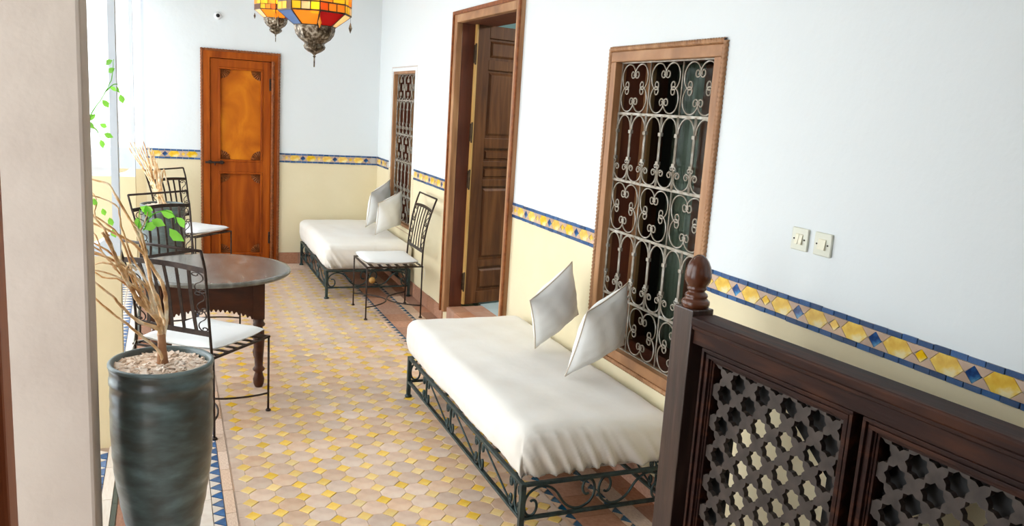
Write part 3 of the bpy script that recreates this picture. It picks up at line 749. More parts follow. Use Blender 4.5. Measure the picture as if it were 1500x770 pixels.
chair = chair_proto()
places = [(.157, 4.555, -.716, 'wrought iron chair with white pad behind the large near pot, back to the viewer'),
          (1.685, 6.66, PI/2, 'wrought iron chair with white pad by the right wall in front of the far daybed'),
          (.13, 6.24, math.atan2(-.64, -.77), 'wrought iron chair on the far side of the round table, between table and far pot'),
          (.20, 8.20, math.atan2(-.75, -.66), 'wrought iron chair with white pad in the far left corner beside the orange door')]
for i, (x, y, rz, lab) in enumerate(places):
    c = chair if i == 0 else copy_tree(chair)
    c.location = (x, y, 0); c.rotation_euler = (0, 0, rz); tag(c, lab, 'chair', 'wrought iron chairs with white pads')

# ================================================================== round table
def table():
    cx, cy, Z, R_ = .225, 5.29, .68, .48
    root = tag(empty('round_table', (cx, cy, 0), -.085), 'round dark wooden table with scalloped apron, among the iron chairs', 'table')
    MB().lathe([(R_-.03, Z-.030), (R_-.008, Z-.026), (R_, Z-.016), (R_, Z-.008), (R_-.006, Z), (R_-.03, Z+.0005), (.001, Z+.0005)], 72).build('tabletop', M['table_top'], root)
    a = .285; th = .02
    # four aprons with an arched, toothed lower edge
    for q in range(4):
        P = [(-a+.03, Z-.03)]; n = 40
        for i in range(n+1):
            u = -1+2*i/n; x = u*(a-.03); zz = .43+.055*(1-abs(u)**2.2)
            tooth = .014 if i % 2 else 0
            P.append((x, zz-tooth)); 
            if i < n: P.append((x+(a-.03)/n*.9, zz-tooth))
        P.append((a-.03, Z-.03)); P = P[::-1]
        m = Matrix.Rotation(q*PI/2, 4, 'Z') @ Matrix.Translation((0, -a+.012, 0)) @ Matrix(((1, 0, 0, 0), (0, 0, 1, 0), (0, 1, 0, 0), (0, 0, 0, 1)))
        MB().prism(P, -.01, .01, mtx=m).build('apron', M['table_wood'], root)
    for sx in (-1, 1):
        for sy in (-1, 1):
            m = MB(); T_ = Matrix.Translation((sx*a, sy*a, 0))
            m.box((-.032, -.032, .43), (.032, .032, Z-.03), mtx=T_)
            m.lathe([(.022, 0), (.030, .02), (.034, .05), (.024, .085), (.022, .095), (.034, .105), (.036, .115), (.024, .13), (.026, .18), (.034, .30), (.030, .355), (.020, .375), (.034, .385), (.036, .395), (.026, .41), (.030, .43)], 16, T_)
            m.build('leg', M['table_wood'], root)
table()

# ================================================================== daybeds
def daybed(name, x0, x1, y0, y1, label, seed, ball=False):
    rnd = random.Random(seed); I = M['iron_green']
    cx, cy = (x0+x1)/2, (y0+y1)/2; root = tag(empty(name, (cx, cy, 0)), label, 'daybed', 'iron daybeds with white mattresses')
    X, Y = (x1-x0)/2, (y1-y0)/2; ZT, ZB = .250, .100
    for sx in (-1, 1):
        for sy in (-1, 1):
            lg = MB().box((sx*X-.012, sy*Y-.012, .008), (sx*X+.012, sy*Y+.012, ZT+.004)).build('leg', I, root, bevel=.003)
            MB().lathe([(.021, 0), (.022, .008), (.014, .016)], 14, Matrix.Translation((sx*X, sy*Y, 0))).build('foot', I, lg)
    for z, h in ((ZT, .011), (ZB, .009)):
        for s in (-1, 1):
            MB().box((s*X-.011, -Y+.012, z-h), (s*X+.011, Y-.012, z+.004)).build('side_rail', I, root, bevel=.003)
            MB().box((-X+.012, s*Y-.011, z-h), (X-.012, s*Y+.011, z+.004)).build('end_rail', I, root, bevel=.003)
    for k in range(7):
        y = -Y+(k+.5)*2*Y/7; MB().box((-X+.01, y-.015, ZT-.018), (X-.01, y+.015, ZT-.012)).build('cross_slat', I, root)
    h = ZT-ZB-.014; zc = (ZT+ZB)/2-.003; r = .0062
    # long sides: pairs of scrolls back to back with slanting rods between them
    n = 4; step = 2*Y/n
    for s in (-1, 1):
        for k in range(n):
            yc = -Y+.035+k*step if k else -Y+.055
            yc = -Y+.07+k*(2*Y-.14)/(n-1) if False else -Y+.075+k*step
            for q in (-1, 1):
                P = [(s*X, yc+q*.030-q*x*h*.42/CC_W*-1, zc+y*h) for x, y in CC]
                P = [(s*X, yc+q*(.026-(x*h)*.40/(CC_W)), zc+y*h) for x, y in CC]
                MB().tube(P, r, 5, up=(1, 0, 0)).build('scroll', I, root)
            if k < n-1:
                ya, yb = yc+.06, yc+step-.06; ym = (ya+yb)/2
                MB().tube([(s*X, ya-.02, ZB+.01), (s*X, yb+.02, ZT-.01)], .0048, 5).build('slanting_rod', I, root)
    # ends: two big lying S scrolls meeting in the middle
    for s in (-1, 1):
        for q in (-1, 1):
            L = X-.02; P = [(q*(X/2+y*L), s*Y, zc+q*0+x*h/SC_W*.98) for x, y in SC]
            MB().tube(P, .006, 5, up=(0, 1, 0)).build('end_scroll', I, root)
    if ball: MB().lathe([(.002, -.03), (.018, -.024), (.029, -.008), (.029, .008), (.018, .024), (.002, .03)], 16, Matrix.Translation((.03, -Y-.01, zc-.012))).build('ball', M['edge_wood'], root, label='pale yellow ball on the end of the daybed')
    # mattress in a gathered white sheet
    mx, my0, my1, z0, z1 = X+.03, -Y-.005, Y+.04, ZT+.006, .487
    nx, ny, nz = 44, 84, 16; R_ = .072
    bm = bmesh.new()
    def rb(u, v, t):    # point of the rounded box, u,v,t in -1..1
        hx_, hy_, hz = mx, (my1-my0)/2, (z1-z0)/2; yc = (my0+my1)/2; zc_ = (z0+z1)/2
        p = Vector((u*hx_, v*hy_, t*hz)); rr = R_
        q = Vector((max(-hx_+rr, min(hx_-rr, p.x)), max(-hy_+rr, min(hy_-rr, p.y)), max(-hz+.05, min(hz-.058, p.z))))
        d = p-q
        if d.length > 1e-6:
            rz = .05 if p.z < q.z else .058
            d = Vector((d.x/rr, d.y/rr, d.z/rz)); d.normalize(); d = Vector((d.x*rr, d.y*rr, d.z*rz))
        p = q+d; nrm = d.normalized() if d.length > 1e-6 else Vector((0, 0, 1))
        x, y, z = p
        low = max(0, min(1, (.35-z/hz)/1.1))
        # vertical folds on the sides, stronger towards the gathered hem
        if abs(nrm.z) < .95:
            end = max(0, -nrm.y); side = abs(nrm.x)
            s_ = x+.35*(z) if end > side else y*.9
            a1_ = s_*30+2.6*math.sin(s_*8+seed)+z*9; a2_ = s_*57+1.6*math.sin(s_*17)+z*16
            f1 = 1.6*(1-abs(math.sin(a1_)))**1.3+.8*(1-abs(math.sin(a2_)))**1.6-.6
            amp = (.017*end+.0035*side+.004*max(0, nrm.y))*(.22+.78*low)*min(1, max(0, (.95-z/hz)*3))
            p += nrm*(f1*amp)
            p += Vector((nrm.x, nrm.y, 0))*(-.030*max(0, low-.45))
            p.z += .006*math.sin(s_*11+seed)*low
        tpw = max(0, nrm.z)
        p.z += tpw*(.010*(1-(x/hx_)**2)*(1-(y/hy_)**2)+.0025*math.sin(9*x+5*y+seed)+.0015*math.sin(23*y-11*x)+.0012*math.sin(31*x+7*y))
        return p+Vector((0, yc, zc_))
    def face_grid(fn, a, b):
        g_ = [[bm.verts.new(rb(*fn(-1+2*i/a, -1+2*j/b))) for j in range(b+1)] for i in range(a+1)]
        for i in range(a):
            for j in range(b): bm.faces.new((g_[i][j], g_[i+1][j], g_[i+1][j+1], g_[i][j+1]))
    face_grid(lambda a, b: (a, b, 1), nx, ny); face_grid(lambda a, b: (a, b, -1), nx, ny)
    face_grid(lambda a, b: (1, a, b), ny, nz); face_grid(lambda a, b: (-1, a, b), ny, nz)
    face_grid(lambda a, b: (a, 1, b), nx*3, nz); face_grid(lambda a, b: (a, -1, b), nx*3, nz)
    bmesh.ops.remove_doubles(bm, verts=bm.verts, dist=.0006); bmesh.ops.recalc_face_normals(bm, faces=bm.faces)
    me = D.meshes.new('mattress'); bm.to_mesh(me); bm.free(); me.materials.append(M['cloth'])
    for p in me.polygons: p.use_smooth = True
    o = D.objects.new('mattress', me); COL.objects.link(o); o.parent = root
    return root
daybed('iron_daybed', 1.325, 2.018, 2.862, 4.615, 'near iron daybed with a white sheeted mattress under the large grille window', 1)
daybed('iron_daybed', 1.272, 2.020, 7.18, 8.70, 'far iron daybed with a white mattress in the corner beyond the open door', 4, ball=True)

# ================================================================== loose cushions
def cushion(TR, BR, BL, TL, label, th=.078):
    TR, BR, BL, TL = map(Vector, (TR, BR, BL, TL)); c = (TR+BR+BL+TL)/4
    nrm = (BR-TL).cross(TR-BL).normalized()
    if nrm.y > 0: nrm = -nrm
    n = 28; vs = []; fs = []
    def pt(u, v):
        # edges drawn in between pointed corners
        k = 1-.075*(1-abs(u)**2)*abs(v)**6; l = 1-.075*(1-abs(v)**2)*abs(u)**6
        u2, v2 = u*l, v*k; a, b = (u2+1)/2, (v2+1)/2
        return (BL*(1-a)+BR*a)*(1-b)+(TL*(1-a)+TR*a)*b
    for side in (1, -1):
        for i in range(n+1):
            for j in range(n+1):
                u, v = -1+2*i/n, -1+2*j/n
                e = max(0, (1-u*u))**.62*max(0, (1-v*v))**.62
                wr_ = .0035*math.sin(9*u+4*v)*e+.003*math.sin(15*v-6*u)*(1-e)*e*2
                vs.append(pt(u, v)+nrm*side*(th*e+wr_))
    N1 = (n+1)**2
    for s in (0, 1):
        for i in range(n):
            for j in range(n):
                q = [s*N1+i*(n+1)+j, s*N1+(i+1)*(n+1)+j, s*N1+(i+1)*(n+1)+j+1, s*N1+i*(n+1)+j+1]; fs.append(q if s == 0 else q[::-1])
    mb = MB(); mb.add(vs, fs, smooth=True); o = mb.build('cushion', M['cushion'], loc=tuple(c))
    loop = [pt(-1+2*i/16, -1) for i in range(16)]+[pt(1, -1+2*i/16) for i in range(16)]+[pt(1-2*i/16, 1) for i in range(16)]+[pt(-1, 1-2*i/16) for i in range(17)]
    MB().tube([p-c for p in loop], .0034, 6).build('piping', M['piping'], o)
    tag(o, label, 'cushion', 'square white cushions on the daybeds')
cushion((1.966, 3.83, .983), (2.035, 3.84, .69), (1.80, 3.86, .505), (1.668, 3.68, .817), 'white cushion on the near daybed standing against the cream wall left of the window')
cushion((2.035, 3.36, .971), (2.045, 3.36, .660), (1.755, 3.40, .505), (1.750, 3.22, .874), 'white cushion on the near daybed leaning on the window frame')
cushion((2.045, 8.10, .985), (2.045, 8.12, .62), (1.80, 8.06, .505), (1.80, 7.86, .875), 'white cushion on the far daybed nearer the corner')
cushion((2.045, 7.62, .93), (2.045, 7.62, .60), (1.79, 7.60, .505), (1.77, 7.42, .83), 'white cushion on the far daybed nearer the iron chair')

# ================================================================== tall pots with plants
PROF = [(.100, 0), (.104, .01), (.112, .08), (.127, .17), (.146, .27), (.162, .38), (.170, .48), (.1725, .60), (.171, .70), (.170, .725), (.1735, .73), (.1735, .748), (.171, .752), (.171, .772), (.173, .780), (.1745, .792), (.171, .801), (.164, .803), (.157, .796), (.155, .77)]
def pot_obj(loc, label, seed, tint='pot'):
    rnd = random.Random(seed)
    root = tag(empty('potted_tree', loc), label, 'potted plant')
    m = MB(); n = 72; pr_ = []
    for (r0, z0), (r1, z1) in zip(PROF[:-1], PROF[1:]):
        k = 6 if z1-z0 > .05 else 1
        for i in range(k):
            t = i/k; pr_.append((r0+(r1-r0)*t+(.0009*math.sin((z0+(z1-z0)*t)*260) if k > 1 else 0), z0+(z1-z0)*t))
    pr_.append(PROF[-1])
    vs = [(r*math.cos(2*PI*j/n), r*math.sin(2*PI*j/n), z) for r, z in pr_ for j in range(n)]; k = len(pr_)
    m.add(vs, [(i*n+j, i*n+(j+1) % n, (i+1)*n+(j+1) % n, (i+1)*n+j) for i in range(k-1) for j in range(n)]+[tuple(reversed(range(n)))], smooth=True)
    m.build('pot', M[tint], root)
    MB().tube([(.1685*math.cos(a*PI/24), .1685*math.sin(a*PI/24), .796) for a in range(49)], .0085, 8, cap=False).build('rim', M['pot_lip'], root)
    ch = MB().lathe([(.155, .74), (.155, .770), (.09, .783), (.001, .79)], 32)
    for i in range(620):
        a = rnd.uniform(0, 2*PI); r = .150*math.sqrt(rnd.random()); L_ = rnd.uniform(.006, .016); wd = L_*rnd.uniform(.4, .8)
        T_ = Matrix.Translation((r*math.cos(a), r*math.sin(a), .786-.05*r+rnd.uniform(-.002, .007))) @ Matrix.Rotation(rnd.uniform(0, 6.3), 4, 'Z') @ Matrix.Rotation(rnd.uniform(-.6, .6), 4, 'X') @ Matrix.Rotation(rnd.uniform(-.5, .5), 4, 'Y')
        ch.box((-L_, -wd, -.0016), (L_, wd, .0016), mtx=T_)
    ch.build('bark_chips', M['chips'], root, kind='stuff')
    return root
def leaf_mesh(L_=.034, W_=.0105):
    vs = [(0, 0, 0), (L_*.3, W_*.85, .002), (L_*.62, W_, .003), (L_, 0, -.004), (L_*.62, -W_, .003), (L_*.3, -W_*.85, .002), (L_*.33, 0, -.001), (L_*.66, 0, -.001)]
    return MB().add(vs, [(0, 6, 1), (1, 6, 7, 2), (2, 7, 3), (0, 5, 6), (6, 5, 4, 7), (7, 4, 3)], smooth=True).mesh('leaf', M['leaf'])
LEAF = leaf_mesh()
P1 = (-.035, 3.06, 0)
pot1 = pot_obj(P1, 'big dark glazed pot in front with bare branches and green leaves', 1)
BR = [
 ([(-0.032,3.060,0.775),(-0.032,3.060,0.814),(-0.035,3.059,0.895),(-0.044,3.058,0.949),(-0.078,3.056,0.992),(-0.104,3.055,1.016),(-0.126,3.054,1.063),(-0.149,3.052,1.126),(-0.179,3.051,1.189),(-0.212,3.050,1.264)], .0135, .0045),
 ([(-0.031,3.060,0.870),(-0.019,3.078,0.945),(-0.018,3.095,1.011),(-0.029,3.113,1.069),(-0.042,3.130,1.091),(-0.101,3.148,1.187),(-0.166,3.165,1.233),(-0.263,3.182,1.279),(-0.311,3.200,1.283)], .0095, .003),
 ([(-0.031,3.060,0.925),(-0.058,3.068,0.994),(-0.079,3.076,1.066),(-0.133,3.084,1.114),(-0.196,3.092,1.167),(-0.296,3.100,1.209)], .0075, .0025),
 ([(-0.035,3.050,0.898),(-0.048,3.052,0.923),(-0.105,3.054,0.947),(-0.164,3.056,1.008),(-0.197,3.058,1.052),(-0.283,3.060,1.127)], .0085, .003),
 ([(-0.036,3.045,0.785),(-0.041,3.040,0.838),(-0.103,3.050,0.901),(-0.157,3.060,0.950),(-0.199,3.070,0.986),(-0.298,3.080,1.094)], .0065, .003),
 ([(-0.026,3.080,0.914),(-0.043,3.111,1.007),(-0.065,3.143,1.051),(-0.080,3.174,1.132),(-0.113,3.206,1.239),(-0.174,3.237,1.357),(-0.205,3.269,1.402),(-0.268,3.300,1.417)], .0085, .003),
 ([(-0.024,3.080,0.939),(-0.056,3.088,1.038),(-0.072,3.096,1.135),(-0.088,3.104,1.231),(-0.103,3.112,1.266),(-0.124,3.120,1.289)], .006, .0035),
 ([(-0.089,3.020,1.067),(-0.120,3.030,1.126),(-0.183,3.040,1.172),(-0.235,3.050,1.189),(-0.293,3.060,1.197)], .0045, .002),
 ([(-0.108,3.000,1.143),(-0.133,3.007,1.159),(-0.138,3.013,1.134),(-0.135,3.020,1.104)], .0045, .003),
 ([(-0.167,3.020,1.152),(-0.215,3.047,1.162),(-0.258,3.073,1.143),(-0.302,3.100,1.133)], .004, .0015),
 ([(-0.130,3.000,1.085),(-0.168,3.030,1.162),(-0.193,3.060,1.239),(-0.218,3.090,1.281),(-0.257,3.120,1.319),(-0.301,3.150,1.338)], .006, .0025),
 ([(-0.195,3.100,1.244),(-0.239,3.150,1.296),(-0.242,3.200,1.337),(-0.249,3.250,1.369),(-0.308,3.300,1.406)], .003, .0015),
 ([(-0.101,3.120,1.253),(-0.083,3.110,1.291),(-0.073,3.100,1.328)], .0035, .0015),
 ([(-0.174,3.050,1.134),(-0.217,3.088,1.187),(-0.239,3.125,1.240),(-0.286,3.162,1.293),(-0.307,3.200,1.264)], .0035, .0015),
 ([(-0.07,3.02,1.0),(-0.10,3.05,1.06),(-0.15,3.07,1.10),(-0.22,3.09,1.19),(-0.30,3.10,1.23)], .0045, .002),
 ([(-0.06,3.05,0.975),(-0.085,3.05,1.04),(-0.14,3.05,1.09),(-0.21,3.06,1.125),(-0.28,3.07,1.13)], .005, .002),
 ([(-0.077,3.056,0.99),(-0.12,3.10,1.09),(-0.15,3.14,1.20),(-0.20,3.17,1.27),(-0.30,3.20,1.33)], .0055, .0025),
 ([(-0.06,3.052,0.98),(-0.10,3.06,1.04),(-0.14,3.08,1.13),(-0.20,3.10,1.19),(-0.30,3.12,1.25)], .0055, .0025),
 ([(-0.05,3.06,1.0),(-0.09,3.10,1.10),(-0.13,3.13,1.17),(-0.16,3.16,1.27),(-0.18,3.2,1.34),(-0.28,3.22,1.375)], .0048, .002),
 ([(-0.10,3.06,1.02),(-0.16,3.08,1.09),(-0.22,3.10,1.10),(-0.30,3.12,1.16)], .0042, .002),
 ([(-0.033,3.055,0.84),(-0.024,3.05,0.88),(-0.020,3.05,0.93),(-0.026,3.05,0.96)], .0035, .002),
]
def smooth_path(P, k=4):
    P = [Vector(p) for p in P]; out = []
    for i in range(len(P)-1):
        p0, p1, p2, p3 = P[max(i-1, 0)], P[i], P[i+1], P[min(i+2, len(P)-1)]
        for t in range(k):
            t /= k; out.append(.5*((2*p1)+(-p0+p2)*t+(2*p0-5*p1+4*p2-p3)*t*t+(-p0+3*p1-3*p2+p3)*t**3))
    return out+[P[-1]]
def branch(P, r0, r1, off, parent, m, rnd, name='branch'):
    Q = [q-Vector(off) for q in smooth_path(P)]; n = len(Q)
    R_ = []
    for i in range(n):
        r = r0+(r1-r0)*(i/(n-1))**.8
        if i % 4 == 0 and 0 < i < n-1: r *= 1.22          # swollen nodes
        R_.append(r)
        if 0 < i < n-1: Q[i] = Q[i]+Vector((rnd.uniform(-1, 1), rnd.uniform(-1, 1), rnd.uniform(-1, 1)))*.0018
    return MB().tube(Q, R_, 8).build(name, M[m], parent)
rnd = random.Random(3)
for i, (P, a, b) in enumerate(BR): branch(P, a, b, P1, pot1, 'trunk' if i == 0 and False else 'branch', rnd)
MB().tube([Vector(p)-Vector(P1) for p in [(-.032, 3.06, .77), (-.032, 3.056, .80), (-.033, 3.053, .85), (-.034, 3.048, .90)]], [.027, .019, .0150, .013], 9).build('trunk', M['trunk'], pot1)
LV1 = [(-0.097,3.1,1.345),(-0.061,3.1,1.3),(-0.03,3.12,1.326),(0.019,3.08,1.313),(-0.004,3.05,1.279),(-0.109,3.12,1.306),(-0.077,3.1,1.352),(-0.043,3.1,1.29)]
LV2 = [(-0.275,3.2,1.642),(-0.255,3.2,1.624),(-0.264,3.2,1.591),(-0.233,3.2,1.649),(-0.221,3.2,1.617),(-0.293,3.2,1.581),(-0.293,3.2,1.543),(-0.287,3.2,1.511),(-0.288,3.2,1.473),(-0.22,3.2,1.565),(-0.176,3.2,1.836),(-0.17,3.2,1.809),(-0.188,3.2,1.744),(-0.163,3.2,1.75),(-0.155,3.2,1.723),(-0.211,3.2,1.701),(-0.28,3.2,1.614),(-0.209,3.2,1.585),(-0.247,3.2,1.361),(-0.22,3.2,1.325),(-0.199,3.2,1.293),(-0.19,3.2,1.252)]
# the green shoots that carry the leaves
SH = [[(-.103,3.112,1.266),(-.10,3.11,1.30),(-.098,3.105,1.335)], [(-.088,3.104,1.262),(-.06,3.10,1.315),(-.02,3.10,1.333),(.012,3.09,1.318),(-.004+.02,3.06,1.295)],
      [(-.268,3.3,1.417),(-.285,3.24,1.48),(-.292,3.2,1.56),(-.27,3.2,1.63),(-.22,3.2,1.655)], [(-.27,3.2,1.63),(-.235,3.2,1.60),(-.22,3.2,1.57)],
      [(-.292,3.2,1.56),(-.24,3.2,1.66),(-.20,3.2,1.73),(-.178,3.2,1.78),(-.172,3.2,1.84)], [(-.20,3.2,1.73),(-.17,3.2,1.757),(-.152,3.2,1.745)]]
for P in SH: branch(P, .0022, .0010, P1, pot1, 'leaf', rnd, 'shoot')
cam_dir = Vector((.1, 3.1, 0)).normalized()
for k, p in enumerate(LV1+LV2):
    s = (2.0 if k == 4 else 1.45) if k < 8 else rnd.uniform(.75, 1.05)
    q = Matrix.Translation(Vector(p)-Vector(P1)) @ Matrix.Rotation(rnd.uniform(-.5, .5), 4, 'Z') @ Matrix.Rotation(rnd.choice((.35, .9, 2.6, 1.3)) if k != 4 else .85, 4, 'Y') @ Matrix.Rotation(PI/2+rnd.uniform(-.6, .6), 4, 'X')
    inst('leaf', LEAF, pot1, mtx=q @ Matrix.Scale(s, 4))
P2 = (-.055, 7.36, 0)
pot2 = pot_obj(P2, 'far dark glazed pot with a fan of dry stems beyond the round table', 2)
rnd = random.Random(11)
for k in range(15):
    t = k/14; tx = -.30+.27*t+rnd.uniform(-.03, .03); tz = 1.30-.30*t*t*t+rnd.uniform(-.05, .05); ty = 7.36+rnd.uniform(-.12, .12)
    P = [(-.05+rnd.uniform(-.04, .03), 7.36+rnd.uniform(-.04, .04), .78), (-.06+tx*.18, 7.36, .92), (-.03+tx*.55, (7.36+ty)/2, 1.08), (tx*.92, ty, tz-.06), (tx, ty, tz)]
    branch(P, .008, .003, P2, pot2, 'branch', rnd)

# ================================================================== wooden railing in the foreground
def railing():
    p0 = Vector((1.749, 2.288, 0)); t = Vector((.092, -.996, 0)).normalized(); n = Vector((-t.y, t.x, 0))*-1
    if n.x > 0: n = -n
    n = Vector((-.996, -.092, 0)).normalized()
    # local frame: x along the railing (towards the viewer), y = n (towards the passage), z up
    m = Matrix(((t.x, n.x, 0, p0.x), (t.y, n.y, 0, p0.y), (0, 0, 1, 0), (0, 0, 0, 1)))
    root = empty('wooden_railing'); root.matrix_world = m @ Matrix.Identity(4)
    root.matrix_basis = Matrix.Translation(p0) @ Matrix.Rotation(math.atan2(t.y, t.x), 4, 'Z')
    tag(root, 'dark carved wooden railing with star lattice panels at the lower right', 'railing')
    # rotation gives local y = 90 deg left of t; passage side is its negative
    s = -1 if Vector((-t.y, t.x, 0)).dot(n) < 0 else 1
    DP = .09                                       # depth of the post
    def bx(a, b):                                  # boxes given with y measured towards the passage
        return MB().box((a[0], min(s*a[1], s*b[1]), a[2]), (b[0], max(s*a[1], s*b[1]), b[2]))
    post = bx((-.112, 0, 0), (-.010, DP+.004, 1.118)).build('newel_post', M['rail_wood_v'], root, bevel=.004)
    MB().lathe([(.036, 1.112), (.046, 1.119), (.050, 1.130), (.049, 1.140), (.042, 1.147), (.037, 1.152), (.041, 1.158), (.038, 1.166), (.030, 1.172), (.028, 1.177), (.034, 1.182), (.035, 1.187), (.031, 1.191), (.038, 1.199), (.044, 1.212), (.0465, 1.228), (.0455, 1.243), (.041, 1.262), (.033, 1.280), (.022, 1.294), (.011, 1.302), (.001, 1.304)], 32, Matrix.Translation((-.058, s*.045, 0))).build('finial', M['finial'], post, label='turned egg-shaped finial')
    L = 2.1
    cap = bx((-.008, -.004, 1.066), (L, DP+.012, 1.100)).build('cap_rail', M['rail_wood'], root, bevel=.007)
    bx((-.008, .006, 1.052), (L, DP+.002, 1.066)).build('cap_moulding', M['rail_wood'], root, bevel=.004)
    bx((-.008, .014, 1.002), (L, DP-.008, 1.052)).build('top_rail', M['rail_wood'], root, bevel=.003)
    bx((-.008, .014, .08), (L, DP-.008, .15)).build('bottom_rail', M['rail_wood'], root, bevel=.003)
    pan = [(.045, .672), (.705, 1.332), (1.365, 2.0)]
    x = -.010
    for (a, b) in pan:
        bx((x, .010, .15), (a, DP-.072, 1.002)).build('stile', M['rail_wood_v'], root, bevel=.002); x = b
    bx((x, .020, .15), (L, DP-.030, 1.002)).build('stile', M['rail_wood_v'], root)
    P_ = .0778
    nar = True
    for (a, b) in pan:
        pn = empty('lattice_panel'); pn.parent = root
        z0, z1 = .15, 1.002
        # stepped moulded frame
        steps = [(0, .011, DP-.006), (.011, .018, DP-.016), (.018, .031, DP-.012), (.031, .037, DP-.022), (.037, .045, DP-.027)]
        mo = MB()
        for i0, i1, y in steps:
            for (u0, v0, u1, v1) in ((a+i0, z0+i0, b-i0, z0+i1), (a+i0, z1-i1, b-i0, z1-i0), (a+i0, z0+i1, a+i1, z1-i1), (b-i1, z0+i1, b-i0, z1-i1)):
                ya, yb = sorted((s*.02, s*y)); mo.box((u0, ya, v0), (u1, yb, v1))
        mo.build('moulding', M['rail_wood'], pn, bevel=.0015)
        # thick board pierced with eight-pointed stars
        bm = bmesh.new(); ya, yb = s*(DP-.052), s*(DP-.033)
        i_ = .040; xa, xb, za, zb = a+i_, b-i_, z0+i_, z1-i_
        rt = P_*.458; ri = rt*.80
        cx0, cz0 = .258, .864
        if a > .5: cx0 = .258+.66
        if a > 1: cx0 = .258+1.32
        h = P_/2*math.sqrt(2)        # half diagonal of a cell turned by 45 degrees
        cells = []
        e = .055
        for i in range(-14, 15):
            for j in range(-20, 8):
                if (i+j) % 2: continue
                cx, cz = cx0+i*e, cz0+j*e
                if xa-.06 < cx < xb+.06 and za-.06 < cz < zb+.06: cells.append((cx, cz))
        def ring(cx, cz, y):
            inner, outer = [], []
            for k in range(16):
                an = k*PI/8; r = rt if k % 2 == 0 else ri
                inner.append(bm.verts.new((cx+r*math.cos(an), y, cz+r*math.sin(an))))
                # outer: point of the |x|+|z| = e diamond in that direction
                q = e/(abs(math.cos(an))+abs(math.sin(an))); outer.append(bm.verts.new((cx+q*math.cos(an), y, cz+q*math.sin(an))))
            return inner, outer
        for cx, cz in cells:
            i1, o1 = ring(cx, cz, yb); i2, o2 = ring(cx, cz, ya)
            for k in range(16):
                k2 = (k+1) % 16
                bm.faces.new((i1[k], i1[k2], o1[k2], o1[k])); bm.faces.new((i2[k2], i2[k], o2[k], o2[k2])); bm.faces.new((i1[k2], i1[k], i2[k], i2[k2]))
        for co, no in (((xa, 0, 0), (-1, 0, 0)), ((xb, 0, 0), (1, 0, 0)), ((0, 0, za), (0, 0, -1)), ((0, 0, zb), (0, 0, 1))):
            bmesh.ops.bisect_plane(bm, geom=bm.verts[:]+bm.edges[:]+bm.faces[:], plane_co=co, plane_no=no, clear_outer=True)
        bmesh.ops.remove_doubles(bm, verts=bm.verts, dist=.0002); bmesh.ops.recalc_face_normals(bm, faces=bm.faces)
        me = D.meshes.new('star_lattice'); bm.to_mesh(me); bm.free(); me.materials.append(M['lattice'])
        o = D.objects.new('star_lattice', me); COL.objects.link(o); o.parent = pn
        # guessed dark board, shaped so light shows only through a pointed opening
        mm = Matrix(((1, 0, 0, 0), (0, 0, 1, 0), (0, 1, 0, 0), (0, 0, 0, 1))); bb = MB(); xl, xm, xr, zs_, zp = a+.115, a+.315, a+.515, .745, .905
        yA, yB = sorted((s*.004, s*.014))
        for pl in ([(xa-.02, za), (xl, za), (xl, zb+.02), (xa-.02, zb+.02)], [(xr, za), (xb+.02, za), (xb+.02, zb+.02), (xr, zb+.02)],
                   [(xl, zs_), (xm, zp), (xm, zb+.02), (xl, zb+.02)], [(xm, zp), (xr, zs_), (xr, zb+.02), (xm, zb+.02)]): bb.prism(pl, yA, yB, mtx=mm)
        bb.build('light_mask_board', M['dark'], pn)
railing()

